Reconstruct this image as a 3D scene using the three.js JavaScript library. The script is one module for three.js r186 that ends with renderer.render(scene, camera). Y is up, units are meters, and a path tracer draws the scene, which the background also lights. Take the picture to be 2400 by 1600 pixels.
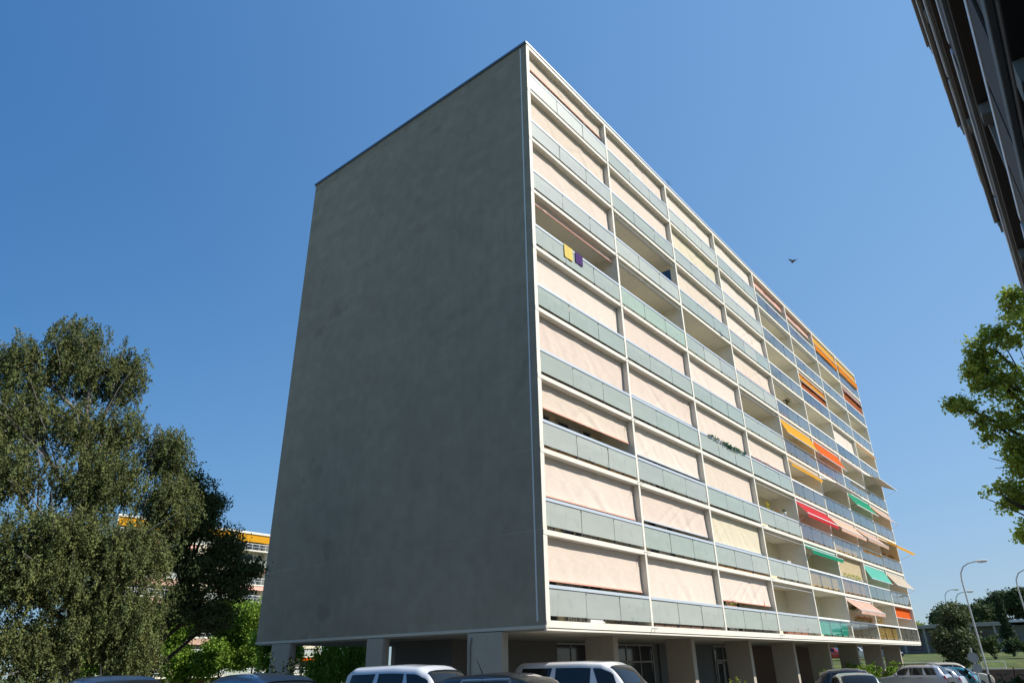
import * as THREE from 'three';
import { mergeGeometries } from 'three/addons/utils/BufferGeometryUtils.js';
import { RoundedBoxGeometry } from 'three/addons/geometries/RoundedBoxGeometry.js';

// ---------------------------------------------------------------- camera, sky, sun, exposure
const scene = new THREE.Scene();
const camera = new THREE.PerspectiveCamera(53.08, 1024 / 682, 0.1, 3000);
camera.rotation.order = 'YXZ';
camera.position.set(-18.16, 1.62, 13.54);
camera.rotation.set(0.4426, -0.8903, -0.0186);
scene.add(camera);

const renderer = new THREE.WebGLRenderer({ antialias: true });
renderer.toneMapping = THREE.LinearToneMapping;
renderer.toneMappingExposure = 1.35;
renderer.shadowMap.enabled = true;

const SUN = new THREE.Vector3(0.3258, 0.6691, 0.6679).normalize();
const SKY_GAIN = 0.765;
{
  const w = 1024, h = 512, data = new Float32Array(w * h * 4);
  for (let j = 0; j < h; j++) for (let i = 0; i < w; i++) {
    const el = ((j + 0.5) / h - 0.5) * Math.PI, az = ((i + 0.5) / w - 0.5) * 2 * Math.PI;
    const x = Math.cos(el) * Math.cos(az), y = Math.sin(el), z = Math.cos(el) * Math.sin(az);
    const c = Math.max(-0.45, x * SUN.x + y * SUN.y + z * SUN.z);
    const t = Math.max(0, y), m1 = Math.exp(-t / 0.10), m2 = Math.exp(-t / 0.45), aur = 0.5 * Math.exp(-(1 - c) * 22);
    const col = [-0.004 + 0.167 * c + 0.154 * m1 + 0.319 * m2 + 0.010 * m2 * c, 0.076 + 0.295 * c - 0.063 * m1 + 0.545 * m2 - 0.172 * m2 * c, 0.295 + 0.410 * c - 0.46 * m1 + 0.684 * m2 - 0.392 * m2 * c].map((q, n) => q * [0.98, 1, 1.04][n] + aur);
    const k = (j * w + i) * 4;
    for (let q = 0; q < 3; q++) data[k + q] = SKY_GAIN * Math.max([0.03, 0.09, 0.24][q], col[q]);
    data[k + 3] = 1;
  }
  const sky = new THREE.DataTexture(data, w, h, THREE.RGBAFormat, THREE.FloatType);
  sky.mapping = THREE.EquirectangularReflectionMapping;
  sky.magFilter = THREE.LinearFilter; sky.minFilter = THREE.LinearFilter; sky.needsUpdate = true;
  scene.background = sky; scene.environment = sky;
}
const sun = new THREE.DirectionalLight(new THREE.Color(1.0, 0.945, 0.86), 4.4);
sun.position.copy(SUN).multiplyScalar(150).add(new THREE.Vector3(20, 0, -10));
sun.target.position.set(20, 0, -10);
sun.castShadow = true; sun.shadow.mapSize.set(4096, 4096);
Object.assign(sun.shadow.camera, { left: -120, right: 120, top: 120, bottom: -120, near: 1, far: 400 });
scene.add(sun, sun.target);

// ---------------------------------------------------------------- helpers
let seed = 12345;
const srand = s => { seed = s; };
const rnd = () => { seed = (seed * 1664525 + 1013904223) % 4294967296; return seed / 4294967296; };
const rr = (a, b) => a + (b - a) * rnd();
const gauss = () => (rnd() + rnd() + rnd() + rnd() - 2) * 1.0;
const used = {};
const numbered = n => { const k = used[n] = (used[n] ?? -1) + 1; return k ? `${n}_${String(k).padStart(3, '0')}` : n; };
const V = (x, y, z) => new THREE.Vector3(x, y, z);
const sm = (a, b, x) => { const t = Math.min(1, Math.max(0, (x - a) / (b - a))); return t * t * (3 - 2 * t); };

function box(x0, x1, y0, y1, z0, z1) {
  const g = new THREE.BoxGeometry(Math.abs(x1 - x0), Math.abs(y1 - y0), Math.abs(z1 - z0));
  g.translate((x0 + x1) / 2, (y0 + y1) / 2, (z0 + z1) / 2); return g;
}
function rbox(x0, x1, y0, y1, z0, z1, r = 0.02) {
  const g = new RoundedBoxGeometry(Math.abs(x1 - x0), Math.abs(y1 - y0), Math.abs(z1 - z0), 2, r);
  g.translate((x0 + x1) / 2, (y0 + y1) / 2, (z0 + z1) / 2); return g;
}
function clean(g) { if (g.index) g = g.toNonIndexed(); for (const k of Object.keys(g.attributes)) if (!['position', 'normal', 'uv'].includes(k)) g.deleteAttribute(k); return g; }
const merge = list => list.length === 1 ? list[0] : mergeGeometries(list.map(clean));
function boxUV(g, s = 1) { // uv in metres from the dominant normal axis
  g = g.index ? g.toNonIndexed() : g; const p = g.attributes.position, n = g.attributes.normal, uv = new Float32Array(p.count * 2);
  for (let i = 0; i < p.count; i++) {
    const ax = Math.abs(n.getX(i)), ay = Math.abs(n.getY(i)), az = Math.abs(n.getZ(i));
    let a, b; if (ax > ay && ax > az) { a = p.getZ(i); b = p.getY(i); } else if (ay > az) { a = p.getX(i); b = p.getZ(i); } else { a = p.getX(i); b = p.getY(i); }
    uv[2 * i] = a * s; uv[2 * i + 1] = b * s;
  }
  g.setAttribute('uv', new THREE.BufferAttribute(uv, 2)); return g;
}
function mesh(name, geos, m, parent) {
  const o = new THREE.Mesh(Array.isArray(geos) ? merge(geos) : geos, m);
  o.name = parent === scene ? numbered(name) : name; o.castShadow = o.receiveShadow = true; parent.add(o); return o;
}
function thing(name, label, category, group, [x, y, z] = [0, 0, 0], turn = 0) {
  const o = new THREE.Group(); o.name = numbered(name); o.position.set(x, y, z); o.rotation.y = turn;
  o.userData = { label, category }; if (group) o.userData.group = group; scene.add(o); return o;
}
function struct(name, g, m) { const o = mesh(name, g, m, scene); o.userData = { kind: 'structure', label: name.replaceAll('_', ' ') }; return o; }
function tube(points, r0, r1, sides = 7) { // tapered tube through points
  const P = [], N = [], I = [], n = points.length; let U = V(1, 0, 0);
  for (let i = 0; i < n; i++) {
    const T = points[Math.min(n - 1, i + 1)].clone().sub(points[Math.max(0, i - 1)]).normalize();
    if (Math.abs(T.dot(U)) > 0.95) U = Math.abs(T.y) < 0.9 ? V(0, 1, 0) : V(0, 0, 1);
    const B = T.clone().cross(U).normalize(); U = B.clone().cross(T).normalize();
    const r = r0 + (r1 - r0) * i / (n - 1);
    for (let k = 0; k < sides; k++) {
      const a = k / sides * 2 * Math.PI, d = U.clone().multiplyScalar(Math.cos(a)).addScaledVector(B, Math.sin(a));
      P.push(points[i].x + d.x * r, points[i].y + d.y * r, points[i].z + d.z * r); N.push(d.x, d.y, d.z);
      if (i) { const a0 = (i - 1) * sides + k, a1 = (i - 1) * sides + (k + 1) % sides, b0 = i * sides + k, b1 = i * sides + (k + 1) % sides; I.push(a0, a1, b0, a1, b1, b0); }
    }
  }
  const g = new THREE.BufferGeometry(); g.setAttribute('position', new THREE.Float32BufferAttribute(P, 3)); g.setAttribute('normal', new THREE.Float32BufferAttribute(N, 3));
  g.setAttribute('uv', new THREE.Float32BufferAttribute(new Float32Array(P.length / 3 * 2), 2)); g.setIndex(I); return g.toNonIndexed();
}
const bar = (a, b, r, sides = 6) => tube([a, b], r, r, sides);
function disc(r, t, x, y, z, axis = 'z', seg = 24) { const g = new THREE.CylinderGeometry(r, r, t, seg); if (axis === 'z') g.rotateX(Math.PI / 2); if (axis === 'x') g.rotateZ(Math.PI / 2); g.translate(x, y, z); return g; }

// value noise used by textures
function hash2(x, y) { let h = (x * 374761393 + y * 668265263) | 0; h = Math.imul(h ^ (h >>> 13), 1274126177); return ((h ^ (h >>> 16)) >>> 0) / 4294967295; }
function vnoise(x, y, per) {
  const xi = Math.floor(x), yi = Math.floor(y), fx = x - xi, fy = y - yi, u = fx * fx * (3 - 2 * fx), v = fy * fy * (3 - 2 * fy), m = n => ((n % per) + per) % per;
  const a = hash2(m(xi), m(yi)), b = hash2(m(xi + 1), m(yi)), c = hash2(m(xi), m(yi + 1)), d = hash2(m(xi + 1), m(yi + 1));
  return a + (b - a) * u + (c - a) * v + (a - b - c + d) * u * v;
}
function fbm(x, y, per, oct = 4) { let s = 0, a = 0.5, f = 1; for (let o = 0; o < oct; o++) { s += a * vnoise(x * f, y * f, per * f); a *= 0.5; f *= 2; } return s / (1 - Math.pow(0.5, oct)); }
function dataTex(size, fn, srgb = true, repeat = 1, sizeY = size) {
  const d = new Uint8Array(size * sizeY * 4);
  for (let j = 0; j < sizeY; j++) for (let i = 0; i < size; i++) {
    const c = fn(i / size, j / sizeY, i, j), k = (j * size + i) * 4;
    for (let q = 0; q < 3; q++) d[k + q] = Math.max(0, Math.min(255, Math.round((Array.isArray(c) ? c[q] : c) * 255)));
    d[k + 3] = 255;
  }
  const t = new THREE.DataTexture(d, size, sizeY); t.wrapS = t.wrapT = THREE.RepeatWrapping; t.magFilter = THREE.LinearFilter; t.minFilter = THREE.LinearMipmapLinearFilter;
  t.generateMipmaps = true; if (srgb) t.colorSpace = THREE.SRGBColorSpace; t.repeat.set(repeat, repeat); t.needsUpdate = true; return t;
}
const lin = (r, g, b) => new THREE.Color().setRGB(r, g, b);
const std = (r, g, b, rough = 0.8, extra = {}) => new THREE.MeshStandardMaterial({ color: lin(r, g, b), roughness: rough, ...extra });

// ---------------------------------------------------------------- materials
// weathered render of the blind end wall: clouds of tone, trowel marks, runs of dirt under some joints
const gableTex = dataTex(1024, (u, v) => {
  const a = fbm(u * 5, v * 8, 8 * 5, 5), b = fbm(u * 40, v * 60, 400, 3), c = fbm(u * 120, v * 16, 480, 3);
  const d = fbm(u * 14 + 3, v * 22 + 5, 308, 5);
  const e = fbm(u * 70 + 11, v * 3 + 2, 210, 4), f = fbm(u * 9 + 1, v * 60 + 4, 540, 3);
  let s = 0.87 + 0.045 * (a - 0.5) + 0.09 * (b - 0.5) + 0.015 * (c - 0.5) - 0.012 * sm(0.52, 0.8, e) + 0.05 * (f - 0.5);
  const spot = sm(0.63, 0.75, d) * sm(0.45, 0.6, fbm(u * 4 + 7, v * 5 + 1, 20, 3));
  s -= 0.085 * spot * (0.4 + b);
  return [s, s * (0.995 + 0.01 * a), s * 0.985];
}, true);
gableTex.repeat.set(1 / 16, 1 / 27);
const gableBump = dataTex(512, (u, v) => fbm(u * 64, v * 64, 64, 4), false); gableBump.repeat.set(1 / 3, 1 / 3);
const paintTex = dataTex(512, (u, v) => { const s = 0.95 + 0.07 * (fbm(u * 6, v * 6, 6, 5) - 0.5) - 0.035 * sm(0.6, 0.85, fbm(u * 30, v * 8, 240, 4)); return [s, s * 0.995, s * 0.98]; }, true); paintTex.repeat.set(0.35, 0.35);
const clothTex = dataTex(256, (u, v, i, j) => { const s = 0.95 + 0.05 * (fbm(u * 8, v * 8, 8, 4) - 0.5) + ((i + j) % 2 ? 0.01 : -0.01); return [s, s, s]; }, true);
const stripeTex = (a, b, n) => dataTex(256, (u, v) => { const k = Math.floor(u * n) % 2, s = 0.97 + 0.05 * (vnoise(u * 64, v * 64, 64) - 0.5); const c = k ? a : b; return c.map(q => q * s); }, true, 1, 32);
const bambooTex = dataTex(256, (u, v, i, j) => { const k = Math.floor(u * 48), t = hash2(k, 3), e = Math.abs((u * 48) % 1 - 0.5); const s = (0.72 + 0.28 * t) * (e > 0.42 ? 0.72 : 1) * (0.94 + 0.1 * vnoise(u * 48, v * 9 + t * 20, 4800)); return [s, s * 0.98, s * 0.94]; }, true);
const asphaltTex = dataTex(512, (u, v) => { const s = 0.75 + 0.3 * (vnoise(u * 180, v * 180, 180) - 0.5) + 0.35 * (fbm(u * 6, v * 6, 6, 5) - 0.5); return [s, s, s * 0.99]; }, true); asphaltTex.repeat.set(0.2, 0.2);
const grassTex = dataTex(512, (u, v) => { const s = 0.7 + 0.5 * (vnoise(u * 150, v * 150, 150) - 0.5) + 0.4 * (fbm(u * 7, v * 7, 7, 5) - 0.5), y = fbm(u * 11 + 4, v * 11, 11, 4); return [s * (0.85 + 0.35 * y), s, s * 0.8]; }, true); grassTex.repeat.set(0.12, 0.12);
const barkTex = dataTex(256, (u, v) => { const s = 0.75 + 0.6 * (fbm(u * 24, v * 4, 24, 4) - 0.5); return [s, s, s]; }, true);

const M = {
  gable: new THREE.MeshStandardMaterial({ color: lin(0.445, 0.378, 0.282), map: gableTex, roughness: 0.92, bumpMap: gableBump, bumpScale: 0.006 }),
  joint: std(0.62, 0.56, 0.46, 0.9),
  white: new THREE.MeshStandardMaterial({ color: lin(0.83, 0.79, 0.70), map: paintTex, roughness: 0.75 }),
  trim: std(0.78, 0.78, 0.76, 0.45),
  cream: new THREE.MeshStandardMaterial({ color: lin(0.82, 0.72, 0.51), map: paintTex, roughness: 0.88 }),
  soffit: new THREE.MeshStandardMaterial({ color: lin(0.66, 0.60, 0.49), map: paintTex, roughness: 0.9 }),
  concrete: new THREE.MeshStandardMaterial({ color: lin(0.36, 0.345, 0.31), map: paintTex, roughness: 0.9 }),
  darkwall: std(0.17, 0.16, 0.145, 0.85), brownwall: std(0.15, 0.09, 0.06, 0.8), shadedbrown: std(0.075, 0.058, 0.048, 0.75), pillar: new THREE.MeshStandardMaterial({ color: lin(0.47, 0.42, 0.345), map: paintTex, roughness: 0.9 }), greywall: std(0.16, 0.165, 0.16, 0.85),  // deepest brown is darkened to carry the shade on the overhanging block
  metal: std(0.55, 0.60, 0.66, 0.35, { metalness: 0.75 }),
  coping: std(0.62, 0.66, 0.72, 0.4, { metalness: 0.6 }),
  rail: std(0.62, 0.66, 0.70, 0.35, { metalness: 0.35 }), railw: std(0.80, 0.80, 0.78, 0.5),
  dark: std(0.03, 0.03, 0.03, 0.6), frame: std(0.42, 0.40, 0.36, 0.55), framew: std(0.66, 0.64, 0.6, 0.5),
  clear: new THREE.MeshPhysicalMaterial({ color: lin(0.92, 0.95, 0.96), roughness: 0.02, transmission: 1, thickness: 0, ior: 1.52 }),
  pane: new THREE.MeshPhysicalMaterial({ color: lin(0.035, 0.04, 0.045), roughness: 0.06, ior: 1.5 }),
  pole: std(0.50, 0.52, 0.52, 0.45, { metalness: 0.4 }),
  tyre: std(0.02, 0.02, 0.02, 0.85), rim: std(0.5, 0.5, 0.5, 0.35, { metalness: 0.8 }), plastic: std(0.025, 0.025, 0.027, 0.55),
  carglass: new THREE.MeshPhysicalMaterial({ color: lin(0.012, 0.014, 0.016), roughness: 0.03, ior: 1.52 }),
  lampglass: new THREE.MeshPhysicalMaterial({ color: lin(0.75, 0.78, 0.8), roughness: 0.08, clearcoat: 1 }), redlamp: new THREE.MeshPhysicalMaterial({ color: lin(0.35, 0.012, 0.012), roughness: 0.1, clearcoat: 1 }),
  asphalt: new THREE.MeshStandardMaterial({ color: lin(0.21, 0.205, 0.195), map: asphaltTex, roughness: 0.95 }),
  paving: new THREE.MeshStandardMaterial({ color: lin(0.40, 0.38, 0.34), map: asphaltTex, roughness: 0.95 }),
  grass: new THREE.MeshStandardMaterial({ color: lin(0.16, 0.22, 0.05), map: grassTex, roughness: 0.95 }),
  bark: new THREE.MeshStandardMaterial({ color: lin(0.10, 0.075, 0.055), map: barkTex, roughness: 0.95 }),
  birchbark: new THREE.MeshStandardMaterial({ color: lin(0.62, 0.56, 0.49), map: barkTex, roughness: 0.9 }),
  bluepanel: std(0.012, 0.09, 0.24, 0.6), wood: std(0.35, 0.19, 0.07, 0.7),
};
const frostBase = [[0.485, 0.53, 0.475], [0.51, 0.545, 0.50], [0.465, 0.525, 0.465], [0.48, 0.515, 0.485]];
const grimeTex = dataTex(512, (u, v) => { const a = fbm(u * 40 + 2, v * 4, 160, 4), b = fbm(u * 6, v * 6, 6, 5), s = 0.95 + 0.07 * (b - 0.5) - 0.09 * sm(0.55, 0.8, a) * sm(0.35, 0.7, fbm(u * 9, v * 3 + 3, 27, 3)); return [s, s, s * 0.985]; }, true); grimeTex.repeat.set(0.21, 0.7);
const frostMats = frostBase.map((c, n) => new THREE.MeshPhysicalMaterial({ color: lin(...c), map: grimeTex, roughness: [0.3, 0.45, 0.25, 0.38][n], ior: 1.5, transmission: 0.2, thickness: 0 }));
const frostGreen = new THREE.MeshPhysicalMaterial({ color: lin(0.44, 0.55, 0.46), map: grimeTex, roughness: 0.4, transmission: 0.2, thickness: 0 });
const cloth = (r, g, b, map = clothTex) => new THREE.MeshPhysicalMaterial({ color: lin(r, g, b), map, roughness: 1, specularIntensity: 0.15, side: THREE.DoubleSide });
const thin = (r, g, b, map = clothTex) => new THREE.MeshPhysicalMaterial({ color: lin(r, g, b), map, roughness: 1, specularIntensity: 0.15, transmission: 0.3, thickness: 0, side: THREE.DoubleSide });
const C = {
  pink: cloth(0.725, 0.61, 0.515), pink2: cloth(0.74, 0.63, 0.54), pink3: cloth(0.70, 0.59, 0.485), pink4: cloth(0.75, 0.645, 0.55), pink5: cloth(0.71, 0.585, 0.495), cream: cloth(0.69, 0.61, 0.455), pale: cloth(0.72, 0.63, 0.54),
  salmon: cloth(0.78, 0.42, 0.33), yellow: thin(0.80, 0.39, 0.025), gold: thin(0.72, 0.32, 0.02), orange: thin(0.85, 0.13, 0.004), orangecurtain: cloth(0.62, 0.19, 0.012), shadowbrown: cloth(0.30, 0.085, 0.03), redorange: cloth(0.48, 0.075, 0.02),
  red: thin(0.60, 0.028, 0.035), green: thin(0.006, 0.30, 0.15), turquoise: thin(0.13, 0.52, 0.41), white: cloth(0.76, 0.72, 0.66), beige: thin(0.60, 0.52, 0.42), peach: thin(0.66, 0.43, 0.32),
  peachstripe: thin(1, 1, 1, stripeTex([0.93, 0.80, 0.70], [0.86, 0.66, 0.56], 40)), creamstripe: thin(1, 1, 1, stripeTex([0.93, 0.87, 0.72], [0.72, 0.62, 0.45], 44)), brownstripe: thin(1, 1, 1, stripeTex([0.95, 0.88, 0.80], [0.72, 0.42, 0.34], 46)),
  greencloth: cloth(0.04, 0.38, 0.25), bamboo: cloth(0.74, 0.45, 0.15, bambooTex), bamboobrown: cloth(0.52, 0.27, 0.11, bambooTex), towelyellow: cloth(0.72, 0.55, 0.16), towelpurple: cloth(0.09, 0.05, 0.16),
};

// ---------------------------------------------------------------- ground
function T(x, z) { // terrain height: falls gently along the car park, drops to the north, lawn bank to the east
  let y = -0.45 * Math.min(1, Math.max(0, (x + 18) / 33));
  y -= 1.9 * sm(-30, -58, z);
  y += (1.5 + 0.02 * Math.max(0, x - 56)) * sm(57, 66, x) * sm(40, 20, Math.abs(z)) + 0.012 * Math.max(0, x - 66) * sm(60, 20, Math.abs(z));
  return y;
}
function sheet(x0, x1, z0, z1, nx, nz, dy, px = 1, pz = 1) {
  const g = new THREE.PlaneGeometry(1, 1, nx, nz), p = g.attributes.position, uv = g.attributes.uv;
  for (let i = 0; i < p.count; i++) {
    const a = p.getX(i) * 2, b = p.getY(i) * 2, fx = Math.sign(a) * Math.pow(Math.abs(a), px), fz = Math.sign(b) * Math.pow(Math.abs(b), pz);
    const x = (x0 + x1) / 2 + fx * (x1 - x0) / 2, z = (z0 + z1) / 2 - fz * (z1 - z0) / 2;
    p.setXYZ(i, x, T(x, z) + dy, z); uv.setXY(i, x, z);
  }
  g.computeVertexNormals(); return g;
}
struct('ground', sheet(-900, 900, -900, 900, 260, 260, 0, 3.2, 3.2), M.grass);
struct('parking_lot', sheet(-60, 57, -22, 34, 60, 30, 0.03), M.asphalt);
struct('bounce_paving', sheet(-70, -4, -62, -6, 30, 30, 0.06), M.paving);  // unseen pale paving, added to bounce warm light onto the end wall

// ---------------------------------------------------------------- the tall apartment block
const W = 6.692, NB = 8, NF = 9, FH = 2.75, L0 = 2.862, DEP = 15.93, LEN = W * NB, TOP = L0 + NF * FH;
const bld = thing('apartment_building', 'long nine-storey apartment block on columns with blank grey end wall and glass balconies', 'building');
const wallZ = -1.65;                                   // rear wall of the balconies
{ // end wall: one panel for each storey, pale joints between them
  const back = mesh('end_wall', boxUV(box(0.012, 0.25, L0 - 0.12, TOP - 0.16, -DEP + 0.02, -0.03)), M.joint, bld);
  for (let k = 0; k < NF; k++) {
    const y0 = k ? L0 + k * FH + 0.008 : L0 - 0.13, y1 = k < NF - 1 ? L0 + (k + 1) * FH - (k < 2 ? 0.008 : 0.002) : TOP - 0.05;
    const yb = k > 2 ? L0 + k * FH + 0.001 : y0;
    mesh('wall_panel', boxUV(box(0, 0.2, yb, y1, -DEP, -0.02)), M.gable, back);
  }
  mesh('corner_trim', box(-0.028, 0.004, L0 - 0.02, TOP - 0.17, -0.36, -0.315), M.trim, back);
  mesh('bottom_trim', rbox(-0.03, 0.12, L0 - 0.235, L0 - 0.135, -DEP, -0.01, 0.012), M.soffit, back);
}
mesh('roof_coping', [box(-0.06, LEN + 0.06, TOP - 0.005, TOP + 0.07, -DEP - 0.06, 0.03)], M.coping, bld);
mesh('end_coping', [box(-0.07, 0.02, TOP - 0.045, TOP + 0.074, -DEP - 0.065, 0.034)], std(0.16, 0.20, 0.25, 0.4, { metalness: 0.5 }), bld);
mesh('roof_slab', boxUV(box(0.02, LEN, TOP - 0.24, TOP - 0.008, -DEP + 0.03, -0.004)), M.white, bld);
mesh('coping_shadow_gap', box(0.03, LEN - 0.01, TOP - 0.045, TOP - 0.02, -0.02, 0.004), M.dark, bld);
for (let k = 0; k < NF; k++) {
  const y = L0 + k * FH, t = k ? 0.17 : 0.21;
  mesh('floor_slab', boxUV(rbox(0.004, LEN + 0.02, y - t, y, -DEP + 0.05, 0, 0.012)), M.white, bld);
}
for (let i = 0; i <= NB; i++) {
  const x = i * W, t = i === 0 ? [0.006, 0.20] : i === NB ? [-0.12, 0.01] : [-0.07, 0.07];
  for (let k = 0; k < NF; k++) { // the blades between balconies, storey by storey
    const y0 = L0 + k * FH + 0.002, y1 = L0 + (k + 1) * FH - (k === NF - 1 ? 0.242 : 0.172);
    mesh('partition_wall', boxUV(box(x + t[0], x + t[1], y0, y1, wallZ, -0.012)), M.white, bld);
  }
}
mesh('far_end_wall', boxUV(box(LEN - 0.2, LEN, L0, TOP - 0.25, -DEP + 0.03, wallZ - 0.01)), M.concrete, bld);
mesh('rear_wall', boxUV(box(0.3, LEN - 0.22, L0 + 0.01, TOP - 0.25, -DEP + 0.02, -DEP + 0.2)), M.concrete, bld);
mesh('balcony_rear_wall', boxUV(box(0.26, LEN - 0.21, L0 + 0.005, TOP - 0.245, wallZ - 0.2, wallZ)), M.cream, bld);

// --- balcony contents: s = solid blind [drop fraction, cloth], o = open, a = awning [out, drop, cloth, sheet drawn as shade]
const b = (f, c = 'pink', screen) => ({ t: 'b', f, c, screen }), o = (extra = {}) => ({ t: 'o', ...extra }), a = (out, drop, c, extra = {}) => ({ t: 'a', out, drop, c, ...extra });
const plan = [ // from the lowest storey up, bays from the near corner
  [b(0.93), b(1.05, 'pink2'), b(0.86), o({ rod: 1 }), o({ screen: 'greencloth' }), a(0.7, 0.72, 'brownstripe', { val: 1 }), o({ screen: 'bamboo' }), b(0.55, 'orange')],
  [b(0.95), b(0.88, 'pink2'), b(0.96, 'cream'), o({ rod: 1 }), a(0.35, 0.30, 'green', { val: 1, screen: 'bamboo' }), b(0.93, 'creamstripe', 'bamboobrown'), a(0.32, 1.0, 'turquoise'), a(0.6, 1.05, 'beige')],
  [b(0.66), b(0.88, 'pink2'), b(1.05, 'pink3'), o({ rod: 1 }), a(0.52, 0.85, 'red', { val: 1, bar: 1 }), a(0.6, 0.9, 'peachstripe', { val: 1, screen: 'bamboo' }), a(0.66, 0.82, 'peach', { val: 1 }), a(1.25, 0.72, 'yellow', { val: 1 })],
  [b(1.05), b(0.90, 'pink3'), b(1.08, 'pink3'), b(0.85, 'pink2'), a(0.12, 0.3, 'yellow', { val: 1 }), a(0.95, 0.62, 'white'), a(0.45, 1.05, 'green', { bar: 1 }), a(0.58, 0.92, 'peach')],
  [b(1.08), b(1.06, 'pink2'), b(0.9), o({ rod: 1 }), a(0.33, 1.15, 'yellow'), a(0.36, 1.2, 'orange'), a(0.15, 0.16, 'salmon'), a(1.15, 0.62, 'white', { bar: 1 })],
  [b(0.20), o({ rod: 1 }), o(), b(0.85), o({ rod: 1 }), o(), b(0.94, 'pale'), a(0.2, 0.22, 'gold')],
  [b(1.05), o({ rod: 1, panel: 1 }), b(1.05, 'pink2'), b(0.83), o(), a(0.02, 0.78, 'gold', { shadowdrop: 'shadowbrown', cl: 1.25 }), o({ rod: 1 }), o({ rod: 1 })],
  [b(0.95), b(1.03, 'pink2'), b(0.92, 'cream'), b(1.05, 'pale'), o({ rod: 1 }), o({ rod: 1 }), o(), a(0.03, 0.45, 'redorange', { shadowdrop: 'shadowbrown', cl: 1.3 })],
  [b(0.58), b(1.05, 'pink2'), b(1.06), b(1.08, 'pink2'), b(0.42, 'salmon'), b(0.42, 'salmon'), a(0.02, 0.85, 'yellow', { skirt: 'orangecurtain', cl: 0.6 }), a(0.05, 0.8, 'yellow', { skirt: 'orangecurtain', cl: 0.6 })],
];
// hanging cloth of unit height with drawn folds, several cuts
srand(77);
const clothGeo = [0, 1, 2, 3, 4, 5, 6, 7, 8].map(v => {
  const w = W - 0.24, g = new THREE.PlaneGeometry(w, 1, 90, 16), p = g.attributes.position, uv = g.attributes.uv, f = [];
  const calm = rr(0.25, 1); for (let k = 0; k < 9; k++) f.push([rr(-w / 2, w / 2), rr(-2.4, 2.4), rr(0.10, 0.34), calm * rr(0.010, 0.032) * (rnd() < 0.5 ? -1 : 1)]);
  for (let i = 0; i < p.count; i++) {
    const x = p.getX(i), y = p.getY(i), q = 0.5 - y; let z = 0.015 * Math.sin(x * 1.3 + v) * q;
    for (const [cx, sl, wd, am] of f) { const d = (x - cx - sl * q) / wd; z += am * Math.exp(-d * d) * (0.3 + q * (1.1 - 0.4 * q)); }
    z += 0.03 * Math.pow(q, 6);
    p.setZ(i, z + 0.0025 * Math.sin(x * 9 + y * 5 + v * 2) * q); p.setY(i, y - 0.5); uv.setXY(i, uv.getX(i) * 6, uv.getY(i) * 2);
  }
  g.computeVertexNormals(); return g;
});
const rodGeo = bar(V(0, 0, 0), V(0, -0.32, 0.02), 0.009, 5);
const spoutGeo = tube([V(0, 0, 0), V(0, -0.005, 0.06), V(0, -0.02, 0.14)], 0.018, 0.018, 8);
const panesW = (W - 0.2) / 3;
const paneGeos = [0, 1, 2, 3, 4].map(n => { const g = boxUV(rbox(-panesW / 2 + 0.014, panesW / 2 - 0.014, 0, 0.795, -0.006, 0.006, 0.003)), uv = g.attributes.uv; for (let q = 0; q < uv.count; q++) uv.setXY(q, uv.getX(q) + n * 1.37, uv.getY(q) + n * 0.51); return g; });
const railGeos = clear => {
  const g = [rbox(-W / 2 + 0.10, W / 2 - 0.10, 0.95, 1.055, -0.03, 0.022, 0.01)];
  return merge(g);
};
const stanGeo = merge([box(-0.018, 0.018, 0.02, 0.955, -0.055, -0.028), box(-0.03, 0.03, 0.86, 0.90, -0.03, 0.014)]);
const underRail = box(-W / 2 + 0.11, W / 2 - 0.11, 0.928, 0.952, -0.028, 0.012);
const clipGeo = merge([-panesW * 1.02, -panesW * 0.52, 0, panesW * 0.52, panesW * 1.02].map(x => box(x - 0.02, x + 0.02, 0.06, 0.135, -0.04, 0.016)));
const railGeo = railGeos();
const frostPick = (i, k) => frostMats[Math.floor(hash2(i * 7 + 3, k * 13 + 1) * 4)];
function winGeo() { // balcony door and window of a flat: frame with mullions
  const g = [], w = 2.5, h = 2.2; g.push(box(-w / 2, w / 2, h - 0.07, h, 0, 0.07), box(-w / 2, w / 2, 0.03, 0.12, 0, 0.07));
  for (const x of [-w / 2, -0.45, 0.35, w / 2 - 0.07]) g.push(box(x, x + 0.07, 0.12, h - 0.07, 0.003, 0.068)); return merge(g);
}
const windowGeo = winGeo(), windowPanes = [[-1.18, -0.45], [-0.38, 0.35], [0.42, 1.18]].map(([x0, x1]) => box(x0, x1, 0.13, 2.12, 0.01, 0.03));
const curtainGeo = (() => { const g = new THREE.PlaneGeometry(1.1, 2.1, 40, 1), p = g.attributes.position; for (let i = 0; i < p.count; i++) p.setZ(i, 0.02 * Math.sin(p.getX(i) * 40)); g.computeVertexNormals(); g.translate(0, 1.2, 0.045); return g; })();
const sheer = std(0.62, 0.60, 0.55, 0.95, { side: THREE.DoubleSide });

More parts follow.
